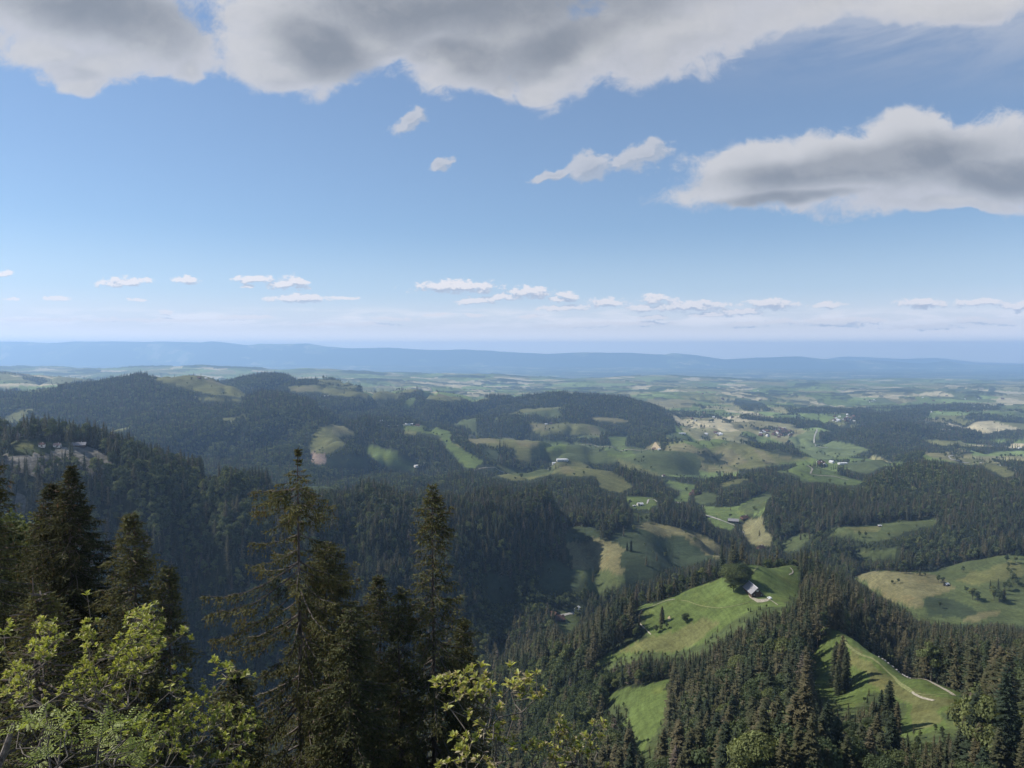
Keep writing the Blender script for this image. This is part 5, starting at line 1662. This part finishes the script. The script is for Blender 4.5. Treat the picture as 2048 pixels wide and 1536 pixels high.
def hero_spruce(name, px, py, D, H, prof, seed, label, sparse=0.12, side=(1, 1), whorl=0.42, dens=1.0, tl=0.26, warm=0.5, nb=(5, 7), base_green=(0.056, 0.068, 0.032), hang=1.0):
    """prof: (metres below the tip, crown radius); side: reach factors towards picture left and right"""
    r = np.random.RandomState(seed)
    tip = pt(px, py, D)
    tk = Acc(); tk.add(*trunk_arrays(H, 0.0085 * H + 0.02, seed, 0.995, 8))
    bk = Acc()
    P = []; Dv = []; U = []; L = []; W_ = []; Cc = []
    z = 0.25
    pd, pr_ = zip(*prof)
    while z < H - 1.2:
        rad = np.interp(z, pd, pr_)
        cur = r.randint(nb[0], nb[1] + 1)
        a0 = r.rand() * 6.28
        layer = 0.72 + 0.5 * r.rand()
        for b in range(cur):
            if r.rand() < sparse: continue
            az = a0 + b * 6.283 / cur + (r.rand() - .5) * 0.7
            ca, sa = math.cos(az), math.sin(az)
            ln = rad * layer * (0.65 + 0.5 * r.rand()) * (side[0] if ca < 0 else side[1]) ** abs(ca)
            ln = max(ln, 0.12)
            droop = min(0.55, 0.05 + 0.05 * z) + 0.15 * (r.rand() - .3)
            if z < 2.0: droop = -0.5 + 0.28 * z
            n = max(4, int(ln / 0.3))
            s_ = np.linspace(0, 1, n)
            hx = ln * s_ + 0.0
            vz = -droop * ln * (1.35 * s_ - 0.75 * s_ ** 2.2)
            bend = (r.rand() - .5) * 0.35 * ln * s_ ** 2
            pth = np.stack([ca * hx - sa * bend, sa * hx + ca * bend, (H - z) + vz], 1)
            pth += r.randn(n, 3) * 0.012 * ln * s_[:, None]
            pth[0] = (0, 0, H - z)
            bk.add(*tube(pth, (0.010 + 0.0085 * ln) * (1 - 0.85 * s_) + 0.004, 4))
            # side shoots
            m = max(5, int(ln / 0.17 * dens))
            u = (0.10 + 0.90 * r.rand(m) ** 0.8)
            if ln > 2.5: u = np.maximum(u, 0.22)
            bp = np.stack([np.interp(u, s_, pth[:, k]) for k in range(3)], 1)
            fwd = np.array([ca, sa, -droop * 0.4]); lat = np.array([-sa, ca, 0])
            for sd in (-1, 1, 0):
                if sd == 0:
                    dirs = np.array([0.15 * ca, 0.15 * sa, -1.0]) + r.randn(m, 3) * 0.18
                    tw = (0.15 + 0.40 * r.rand(m)) * min(1.0, 0.3 + ln / 3) * hang
                else:
                    dirs = fwd * (0.55 + 0.4 * r.rand(m))[:, None] + lat * sd * (0.55 + 0.5 * r.rand(m))[:, None] + np.array([0, 0, 1]) * (-0.32 + 0.35 * r.rand(m))[:, None]
                    tw = (0.24 + 0.19 * ln * (1.05 - u)) * (0.6 + 0.8 * r.rand(m))
                dirs /= np.linalg.norm(dirs, axis=1, keepdims=True)
                tw = np.minimum(tw, 1.1) * min(1.0, 0.4 + 0.55 * ln)
                for q in range(4):
                    k = tw > q * tl * 0.85
                    if not k.any(): break
                    pp = bp[k] + dirs[k] * (q * tl * 0.75) + np.array([0, 0, -0.05 * q])
                    nk = int(k.sum())
                    P.append(pp); Dv.append(dirs[k] + r.randn(nk, 3) * 0.28); U.append(np.array([0, 0, 1.0]) + r.randn(nk, 3) * 0.7)
                    l = tl * (0.65 + 0.6 * r.rand(nk)); L.append(l); W_.append(l * (0.30 + 0.14 * r.rand(nk)))
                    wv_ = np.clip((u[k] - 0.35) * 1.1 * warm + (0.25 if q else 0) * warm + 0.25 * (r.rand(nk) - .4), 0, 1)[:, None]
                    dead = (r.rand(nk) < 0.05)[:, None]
                    c_ = np.array(base_green) * (1 - wv_) + np.array((0.155, 0.148, 0.058)) * wv_  # warm sun highlight mixed into the colour towards the tips
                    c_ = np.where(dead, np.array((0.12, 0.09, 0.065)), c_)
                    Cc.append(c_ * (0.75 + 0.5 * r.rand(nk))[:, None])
        z += whorl * (0.55 + 0.9 * r.rand()) * (0.55 if z < 3 else 1.0)
    # leader
    for a_ in np.linspace(0, 3, 12):
        P.append(np.array([[0, 0, H - 0.9 + 0.08 * a_ * 3.3]])); Dv.append(np.array([[0.7 * math.cos(a_ * 4), 0.7 * math.sin(a_ * 4), 1.0]])); U.append(np.array([[1.0, 0.3, 0]])); L.append(np.array([tl * .8])); W_.append(np.array([tl * .3])); Cc.append(np.array([[0.05, 0.05, 0.02]]))
    v, f = sprays(np.concatenate(P), np.concatenate(Dv), np.concatenate(U), np.concatenate(L), np.concatenate(W_), 0.3)
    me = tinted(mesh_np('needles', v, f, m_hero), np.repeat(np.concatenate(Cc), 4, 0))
    root = bpy.data.objects.new(name, None)
    root.location = (tip[0], tip[1], tip[2] - H)
    C.objects.link(root)
    tag(root, label, 'spruce', 'spruces just below the lookout')
    obj('trunk', tk.mesh('trunk', [m_bark], True), root)
    bo = obj('branches', bk.mesh('branches', [m_twig]), root)
    obj('needles', me, bo)
    print(name, len(v) // 4)
    return root


PA = [(0, .05), (.8, .25), (1.6, .42), (1.9, 1.0), (2.6, 2.4), (3.6, 3.6), (4.6, 3.2), (6, 4.0), (8, 4.8), (10, 5.4), (13, 6.0), (20, 6.3), (32, 6.4)]
hero_spruce('tall_spruce', 597, 893, 50, 33, PA, 11, 'tallest sparse spruce with a thin pointed top and wide bare-looking branches', 0.30, (1.05, 0.74), 0.66, 1.3, 0.24, 0.8, (4, 6), hang=1.7)
hero_spruce('spruce', 652, 1085, 54, 27, [(0, .5), (1, 1.5), (3, 2.3), (6, 3.0), (10, 3.6), (27, 4.2)], 12, 'bushy round-topped spruce close behind the right side of the tallest one', 0.05, (1, 1), 0.36, 1.1, 0.24, 0.6)
hero_spruce('spruce', 757, 1150, 56, 26, [(0, .1), (1, .7), (2, 1.2), (4, 2.0), (8, 3.0), (26, 4.2)], 13, 'short pointed spruce between the two tall sparse ones', 0.08, (1, 1), 0.40, 1.0, 0.25, 0.5)
hero_spruce('tall_spruce', 866, 966, 50, 32, [(0, .08), (.8, .5), (1.6, .95), (2.6, 1.15), (4.0, 1.6), (5.5, 1.25), (7, 2.2), (8.5, 2.7), (10, 3.1), (14, 3.8), (20, 4.2), (32, 4.6)], 14, 'second tall spruce with a dense narrow top, right of the gap', 0.14, (1.0, 1.0), 0.42, 1.05, 0.24, 0.6)
hero_spruce('spruce', 800, 1170, 49, 26, [(0, .1), (1, .6), (2.5, 1.0), (6, 2.0), (26, 3.4)], 15, 'small spruce top tucked against the left of the second tall spruce', 0.15, (1, 1), 0.45, 0.9, 0.24, 0.6)
hero_spruce('spruce', 142, 925, 42, 28, [(0, .08), (1.0, .38), (2.0, .7), (2.8, 1.3), (4.5, 2.1), (7, 2.6), (12, 3.4), (28, 4.6)], 16, 'dense dark spruce at the left whose slim tip stands above its twin', 0.02, (1, 1), 0.30, 1.5, 0.22, 0.15, (6, 8), (0.034, 0.042, 0.022))
hero_spruce('spruce', 102, 962, 43, 27, [(0, .2), (1.0, .6), (2.0, 1.0), (4.5, 1.8), (7, 2.4), (12, 3.2), (27, 4.4)], 17, 'dense dark spruce twin with the lower blunt tip at the left', 0.02, (1, 1), 0.30, 1.4, 0.22, 0.2, (6, 8), (0.034, 0.042, 0.022))
hero_spruce('spruce', 262, 1022, 38, 25, [(0, .12), (.8, .55), (1.6, .85), (3, 1.15), (5, 1.9), (8, 2.6), (25, 3.8)], 18, 'brownish spruce with a tidy cone top right of the dark twins', 0.05, (1, 1), 0.32, 1.2, 0.20, 0.55)
hero_spruce('spruce', 338, 1128, 37, 23, [(0, .15), (.8, .5), (2, .8), (4, 1.4), (8, 2.0), (23, 3.4)], 19, 'brownish spruce shoulder right of the tidy cone top', 0.08, (1.2, .7), 0.34, 1.2, 0.20, 0.6)
hero_spruce('spruce', -52, 860, 33, 27, [(0, .1), (1.2, .9), (3, 1.35), (6, 2.0), (9, 2.6), (27, 3.8)], 20, 'spruce cut by the left edge with dark branch tips poking in', 0.05, (1, 1), 0.34, 1.2, 0.2, 0.2, (6, 8), (0.034, 0.044, 0.022))
hero_spruce('spruce', 700, 1215, 45, 22, [(0, .2), (1, .9), (3, 1.8), (7, 2.8), (22, 4.0)], 21, 'dark low spruce filling the space between the tall ones', 0.05, (1, 1), 0.34, 1.1, 0.25, 0.25)
hero_spruce('spruce', 925, 1235, 52, 22, [(0, .2), (1, .6), (3, 1.2), (7, 2.0), (22, 3.4)], 22, 'low dark spruce at the right foot of the second tall spruce', 0.06, (1, 1), 0.36, 1.1, 0.25, 0.3)
hero_spruce('spruce', 470, 1335, 44, 18, [(0, .2), (1, .8), (3, 1.5), (7, 2.4), (18, 3.4)], 23, 'low dark spruce behind the bright shrub, left of the tallest one', 0.06, (1, 1), 0.36, 1.1, 0.25, 0.35)
hero_spruce('young_spruce', 81, 1150, 9.2, 4.2, [(0, .01), (.10, .14), (.14, .15), (.22, .05), (.45, .30), (.9, .48), (1.6, .72), (4.2, 1.2)], 24, 'young spruce with a candle-like shoot tip in front of the dark twins', 0.0, (1, 1), 0.15, 2.2, 0.055, 0.35, (5, 6), (0.060, 0.072, 0.028), 0.12)

# dark leafy tree at the left edge
p_ = pt(-10, 1030, 46)
a_, cs_ = broad_arrays(21, 5.0, 77, 26, 26000, 0.30)
rt2 = bpy.data.objects.new('leafy_tree', None); rt2.location = (p_[0], p_[1], p_[2] - 20.5); C.objects.link(rt2)
tag(rt2, 'green leafy tree cut by the left edge beside the dark spruce twins', 'tree')
obj('crown', a_.mesh('crown', [m_leaf]), rt2)
obj('trunk', with_limbs(Acc(), 21, 5.0, cs_, 0.3, 0).mesh('trunk', [m_bark], True), rt2)

# ------------------------------------------------------------------ shrubs at the lookout
m_blade, LN_, lb = principled('young_leaves', (0.2, 0.25, 0.06), 0.5, 0.35)
la = LN_.t.nodes.new('ShaderNodeAttribute'); la.attribute_name = 'tint'
LN_.put(lb.inputs['Base Color'], la.outputs['Color'])
ltr = LN_.t.nodes.new('ShaderNodeBsdfTranslucent'); LN_.put(ltr.inputs[0], LN_.v('MULTIPLY', la.outputs['Color'], (1.25, 1.25, 0.6)))
lmx = LN_.t.nodes.new('ShaderNodeMixShader'); lmx.inputs[0].default_value = 0.4
LN_.t.links.new(lb.outputs[0], lmx.inputs[1]); LN_.t.links.new(ltr.outputs[0], lmx.inputs[2]); LN_.t.links.new(lmx.outputs[0], LN_.t.nodes['Material Output'].inputs[0])
m_stem = surf('smooth_grey_bark', (0.16, 0.14, 0.12), 0.35, 14)
m_dead = surf('silvery_dead_wood', (0.15, 0.135, 0.12), 0.7, 16)


def blades(P, Dv, U, L, W_):
    """leaf blades with a mid rib fold and a curved tip: 8 vertices, 6 faces each"""
    n = len(P)
    Dv = Dv / np.linalg.norm(Dv, axis=1, keepdims=True)
    S = np.cross(Dv, U); S /= np.linalg.norm(S, axis=1, keepdims=True) + 1e-9
    N_ = np.cross(S, Dv)
    L = L[:, None]; W_ = W_[:, None]
    rib = [P, P + Dv * L * .38 - N_ * L * .02, P + Dv * L * .74 - N_ * L * .07, P + Dv * L - N_ * L * .17]
    e = []
    for t, w in ((.36, .5), (.72, .40)):
        for sg in (1, -1):
            e.append(P + Dv * L * t + S * W_ * w * sg + N_ * (W_ * .20 - L * .05 * t))
    v = np.stack(rib + e, 1)        # 0-3 rib, 4 left1, 5 right1, 6 left2, 7 right2
    b = (np.arange(n) * 8)[:, None]
    q = np.concatenate([b + np.array([[1, 4, 6, 2]]), b + np.array([[1, 2, 7, 5]])])
    t = np.concatenate([b + np.array([[0, 4, 1]]), b + np.array([[0, 1, 5]]), b + np.array([[2, 6, 3]]), b + np.array([[2, 3, 7]])])
    return v.reshape(-1, 3), q, t


def shrub(name, base, targets, seed, label, kind='rosette', leaf=0.068, cols=((0.21, 0.25, 0.055), (0.38, 0.41, 0.11)), pale=0.1, r0=0.011, nleaf=(9, 15), cat='shrub', extra=1.0):
    """stems grow from the base to every target point, each twig leaving the nearest wood already there"""
    r = np.random.RandomState(seed)
    base = np.asarray(base, float)
    tg = np.array(targets, float)
    tg = tg[np.argsort(np.linalg.norm(tg - base, axis=1))]
    nodes = [base]; par = [-1]; rank = [0]
    bk = Acc()
    kids = [0]
    for t in tg:
        N_ = np.array(nodes)
        d = np.linalg.norm(N_ - t, axis=1) + 0.35 * np.linalg.norm(N_ - base, axis=1) + 0.6 * np.maximum(N_[:, 2] - t[2], 0)
        i = int(np.argmin(d))
        a = N_[i]; dist = np.linalg.norm(t - a)
        n = max(1, int(dist / 0.16))
        side = r.randn(3) * 0.09 * dist
        prev = i
        for q in range(1, n + 1):
            u = q / n
            p = a + (t - a) * u + side * math.sin(u * math.pi) + np.array([0, 0, -0.10 * dist * math.sin(u * math.pi)]) + r.randn(3) * 0.006
            nodes.append(p); par.append(prev); kids.append(0)
            prev = len(nodes) - 1
    # pipe model: thickness from the number of tips carried
    cnt = np.ones(len(nodes))
    for i in range(len(nodes) - 1, 0, -1):
        cnt[par[i]] += cnt[i] * 0.9
    rad = 0.0016 + r0 * (cnt / cnt.max()) ** 0.55
    has_child = np.zeros(len(nodes), int)
    for i in range(1, len(nodes)): has_child[par[i]] += 1
    for i in range(1, len(nodes)):
        bk.add(*tube([nodes[par[i]], nodes[i]], [min(rad[par[i]], rad[i] * 1.7), rad[i]], 5))
    tips = [(np.array(nodes[i]), np.array(nodes[i]) - np.array(nodes[par[i]]), 1.0) for i in range(1, len(nodes)) if has_child[i] == 0]
    # short spurs with smaller tufts along the thinner wood
    for i in range(1, len(nodes)):
        if has_child[i] and rad[i] < r0 * 0.45 and r.rand() < extra:
            d = r.randn(3); d[2] = abs(d[2]) + 0.4; d /= np.linalg.norm(d)
            p0 = np.array(nodes[i]); p1 = p0 + d * (0.03 + 0.06 * r.rand())
            bk.add(*tube([p0, p1], [0.0018, 0.0012], 4)); tips.append((p1, d, 0.8))
            if kind == 'rosette' and r.rand() < 0.7:
                d = r.randn(3); d[2] = abs(d[2]) + 0.3; d /= np.linalg.norm(d); p1 = p0 + d * (0.05 + 0.07 * r.rand())
                bk.add(*tube([p0, p1], [0.0018, 0.0012], 4)); tips.append((p1, d, 0.75))
    P = []; Dv = []; U = []; L = []; W_ = []; Cc = []
    c0, c1 = np.array(cols[0]), np.array(cols[1])
    for p, d, sc in tips:
        d = d / (np.linalg.norm(d) + 1e-9)
        ax = d * 0.45 + np.array([0, 0, 1.0]) * 0.75 + r.randn(3) * 0.15
        ax /= np.linalg.norm(ax)
        n = r.randint(nleaf[0], nleaf[1] + 1)
        tone = r.rand()
        if kind == 'rosette':
            for q in range(n):
                az = q * 2.4 + r.rand(); opn = 0.28 + 0.95 * (q / n) + 0.2 * r.randn()
                e1 = np.cross(ax, [0.3, 0.9, 0.1]); e1 /= np.linalg.norm(e1); e2 = np.cross(ax, e1)
                o_ = e1 * math.cos(az) + e2 * math.sin(az)
                dd = ax * math.cos(opn) + o_ * math.sin(opn)
                P.append(p - ax * 0.02 * (q / n)); Dv.append(dd); U.append(ax * math.sin(opn) - o_ * math.cos(opn))
                l = leaf * sc * (0.55 + 0.55 * r.rand()) * (0.75 + 0.35 * q / n)
                L.append(l); W_.append(l * (0.42 + 0.12 * r.rand()))
                c = c0 + (c1 - c0) * np.clip(tone * .6 + .5 * r.rand(), 0, 1)
                if r.rand() < pale: c = np.array((0.36, 0.31, 0.20))
                Cc.append(c * (0.8 + 0.35 * r.rand()))
        else:               # pinnate leaves: paired leaflets along arching stalks
            for q in range(n):
                az = q * 2.4 + r.rand(); opn = 0.7 + 0.6 * r.rand()
                e1 = np.cross(ax, [0.3, 0.9, 0.1]); e1 /= np.linalg.norm(e1); e2 = np.cross(ax, e1)
                o_ = e1 * math.cos(az) + e2 * math.sin(az)
                dd = ax * math.cos(opn) + o_ * math.sin(opn)
                ll = leaf * 2.9 * (0.7 + 0.5 * r.rand())
                up = ax * math.sin(opn) - o_ * math.cos(opn)
                sd = np.cross(dd, up)
                ks = np.linspace(0.22, 1, 7)
                pts_ = [p + dd * ll * k - up * ll * 0.25 * k * k for k in ks]
                bk.add(*tube([p] + pts_, [0.0012] * 8, 3), 1)
                for k, pp in zip(ks, pts_):
                    for sg in ((-1, 1) if k < .99 else (0,)):
                        P.append(pp); Dv.append(sd * sg + dd * (0.55 if sg else 1) - up * 0.25 + r.randn(3) * .08); U.append(up + r.randn(3) * .15)
                        l = leaf * (0.55 + 0.25 * r.rand()) * (1 - 0.35 * abs(k - .55)); L.append(l); W_.append(l * 0.30)
                        Cc.append((c0 + (c1 - c0) * np.clip(tone * .5 + .5 * r.rand(), 0, 1)) * (0.85 + .3 * r.rand()))
    v, q, t = blades(np.array(P), np.array(Dv), np.array(U), np.array(L), np.array(W_))
    me = tinted(mesh_np('leaves', v, [q, t], m_blade, None, True), np.repeat(np.array(Cc), 8, 0))
    root = bpy.data.objects.new(name, None); root.location = base; C.objects.link(root)
    tag(root, label, cat)
    o1 = obj('stems', bk.mesh('stems', [m_stem, m_blade], True), root, tuple(-base))
    obj('leaves', me, root, tuple(-base))
    print(name, len(P), 'leaves')
    return root


def cloud_targets(areas, seed):
    """random points behind picture areas: (px0, py0, px1, py1, near, far, count)"""
    r = np.random.RandomState(seed); out = []
    for (x0, y0, x1, y1, d0, d1, n) in areas:
        for _ in range(n):
            a = r.rand() * 6.283; k = math.sqrt(r.rand())
            out.append(pt((x0 + x1) / 2 + math.cos(a) * k * (x1 - x0) / 2, (y0 + y1) / 2 + math.sin(a) * k * (y1 - y0) / 2, d0 + (d1 - d0) * r.rand()))
    return out


def line_targets(lines, seed):
    r = np.random.RandomState(seed); out = []
    for pts_, d, n in lines:
        for q in range(n):
            u = (q + 1) / n * (len(pts_) - 1); i = min(int(u), len(pts_) - 2); f_ = u - i
            out.append(pt(pts_[i][0] * (1 - f_) + pts_[i + 1][0] * f_, pts_[i][1] * (1 - f_) + pts_[i + 1][1] * f_, d + r.randn() * .08))
    return out


S1 = cloud_targets([(160, 1235, 195, 1345, 7.2, 7.8, 24), (172, 1176, 192, 1192, 7.4, 7.6, 1), (245, 1208, 330, 1350, 7.0, 8.0, 90), (60, 1235, 130, 1330, 7.2, 8.0, 46), (195, 1290, 290, 1420, 7.0, 8.2, 70),
                    (350, 1252, 392, 1285, 7.4, 7.7, 4), (330, 1330, 380, 1400, 7.2, 7.8, 10), (120, 1340, 210, 1420, 7.2, 8.2, 48), (0, 1255, 26, 1275, 6.8, 7.0, 3), (0, 1330, 70, 1420, 7.0, 8.0, 44)], 31)
shrub('whitebeam_shrub', pt(190, 1640, 7.3), S1, 31, 'bright yellow-green shrub with upright leaf tufts at the lower left', leaf=0.064, cols=((0.13, 0.165, 0.04), (0.40, 0.42, 0.11)))
S2 = cloud_targets([(398, 1310, 440, 1335, 7.6, 7.9, 3), (430, 1330, 500, 1362, 7.4, 7.8, 13), (385, 1375, 450, 1470, 7.4, 8.2, 26), (440, 1395, 520, 1536, 7.4, 8.2, 44), (330, 1400, 420, 1520, 7.0, 8.0, 60), (250, 1420, 350, 1560, 6.8, 7.8, 64), (350, 1500, 500, 1600, 6.8, 7.6, 40)], 32)
shrub('whitebeam_shrub', pt(360, 1720, 7.2), S2, 32, 'second yellow-green shrub spreading to the right with bare forked twigs', leaf=0.062, extra=1.0, cols=((0.13, 0.165, 0.04), (0.38, 0.40, 0.11)))
S3 = cloud_targets([(30, 1420, 170, 1560, 5.4, 6.2, 44), (190, 1440, 300, 1560, 5.6, 6.4, 34)], 33)
shrub('rowan_shrub', pt(110, 1720, 5.8), S3, 33, 'rowan shrub with feathery paired leaflets in the bottom left corner', kind='pinnate', leaf=0.052, cols=((0.18, 0.23, 0.05), (0.32, 0.36, 0.11)), nleaf=(3, 6), extra=0.15)
S4 = line_targets([([(985, 1640), (945, 1500), (938, 1420), (872, 1362)], 6.2, 5), ([(950, 1520), (925, 1440), (915, 1365), (935, 1345)], 6.3, 4), ([(970, 1600), (985, 1480), (1000, 1400), (960, 1330)], 6.1, 5),
                   ([(985, 1500), (1030, 1400), (1022, 1330)], 6.2, 4), ([(1000, 1480), (1050, 1390), (1072, 1345)], 6.3, 4), ([(1010, 1450), (1062, 1410), (1080, 1390)], 6.0, 3), ([(980, 1560), (930, 1500), (905, 1470)], 6.1, 3), ([(965, 1640), (900, 1545), (880, 1530)], 6.0, 3)], 34)
S4 += cloud_targets([(940, 1345, 985, 1430, 6.0, 6.4, 18), (1000, 1345, 1075, 1420, 6.0, 6.4, 26), (965, 1430, 1030, 1540, 6.0, 6.4, 24), (870, 1350, 940, 1420, 6.0, 6.4, 14), (900, 1470, 1010, 1570, 5.9, 6.4, 30), (950, 1380, 1010, 1470, 6.0, 6.4, 16)], 34)
shrub('whitebeam_shrub', pt(985, 1760, 6.2), S4, 34, 'slender shrub with pale tan and yellow leaf tufts at the bottom centre', leaf=0.070, pale=0.38, r0=0.009, extra=0.8, cols=((0.24, 0.27, 0.06), (0.42, 0.43, 0.13)), nleaf=(9, 14))
S5 = line_targets([([(1100, 1640), (1112, 1520), (1118, 1435)], 6.0, 4), ([(1110, 1560), (1150, 1500), (1188, 1455)], 6.0, 5), ([(1150, 1510), (1195, 1480), (1205, 1450)], 6.1, 3), ([(1090, 1600), (1070, 1520), (1056, 1490)], 6.0, 3), ([(1130, 1640), (1200, 1560), (1215, 1532)], 6.0, 3)], 35)
S5 += cloud_targets([(1105, 1435, 1140, 1500, 5.9, 6.2, 14), (1125, 1470, 1205, 1545, 5.9, 6.2, 22), (1045, 1480, 1085, 1545, 5.9, 6.2, 12), (1100, 1500, 1140, 1560, 5.9, 6.2, 10)], 35)
shrub('whitebeam_shrub', pt(1110, 1780, 6.0), S5, 35, 'lower slender shrub of pale tufts just right of the bottom centre', leaf=0.066, pale=0.45, r0=0.008, extra=0.8, cols=((0.24, 0.27, 0.06), (0.42, 0.43, 0.13)), nleaf=(9, 14))

# weathered dead trunk in the corner
g = Acc()
q0, q1, q2, q3 = pt(-70, 1700, 6.6), pt(-20, 1580, 6.6), pt(2, 1510, 6.6), pt(30, 1440, 6.6)
pth = np.array([q0, (q0 + q1) / 2, q1, (q1 + q2) / 2, q2, q3]); pth += np.random.RandomState(3).randn(6, 3) * .012
v, f = tube(pth, [.07, .065, .055, .045, .03, .012], 12)
v += (np.random.RandomState(4).rand(len(v), 1) - .5) * 0.02
g.add(v, f)
dt = bpy.data.objects.new('dead_trunk', None); dt.location = q0; C.objects.link(dt)
tag(dt, 'silvery leaning dead trunk stub in the bottom left corner', 'dead trunk')
obj('stem', g.mesh('stem', [m_dead], True), dt, tuple(-q0))

# ------------------------------------------------------------------ air: one closed box round the camera and the whole scene
X0, X1, Y0, Y1, Z0, Z1 = -45000, 45000, -3000, 52500, -1300, 640
hv = [(x, y, z) for x in (X0, X1) for y in (Y0, Y1) for z in (Z0, Z1)]
hf = np.array([[0, 1, 3, 2], [4, 6, 7, 5], [0, 4, 5, 1], [2, 3, 7, 6], [0, 2, 6, 4], [1, 5, 7, 3]])
m_haze = bpy.data.materials.new('air')
m_haze.use_nodes = True
ht = m_haze.node_tree
ht.nodes.clear()
pv = ht.nodes.new('ShaderNodeVolumePrincipled')
pv.inputs['Color'].default_value = (0.42, 0.65, 1.0, 1)
pv.inputs['Density'].default_value = HAZE
pv.inputs['Anisotropy'].default_value = 0.25
ho = ht.nodes.new('ShaderNodeOutputMaterial')
ht.links.new(pv.outputs[0], ho.inputs['Volume'])
haze = obj('haze', mesh_np('haze', hv, hf, m_haze))
tag(haze, kind='stuff')
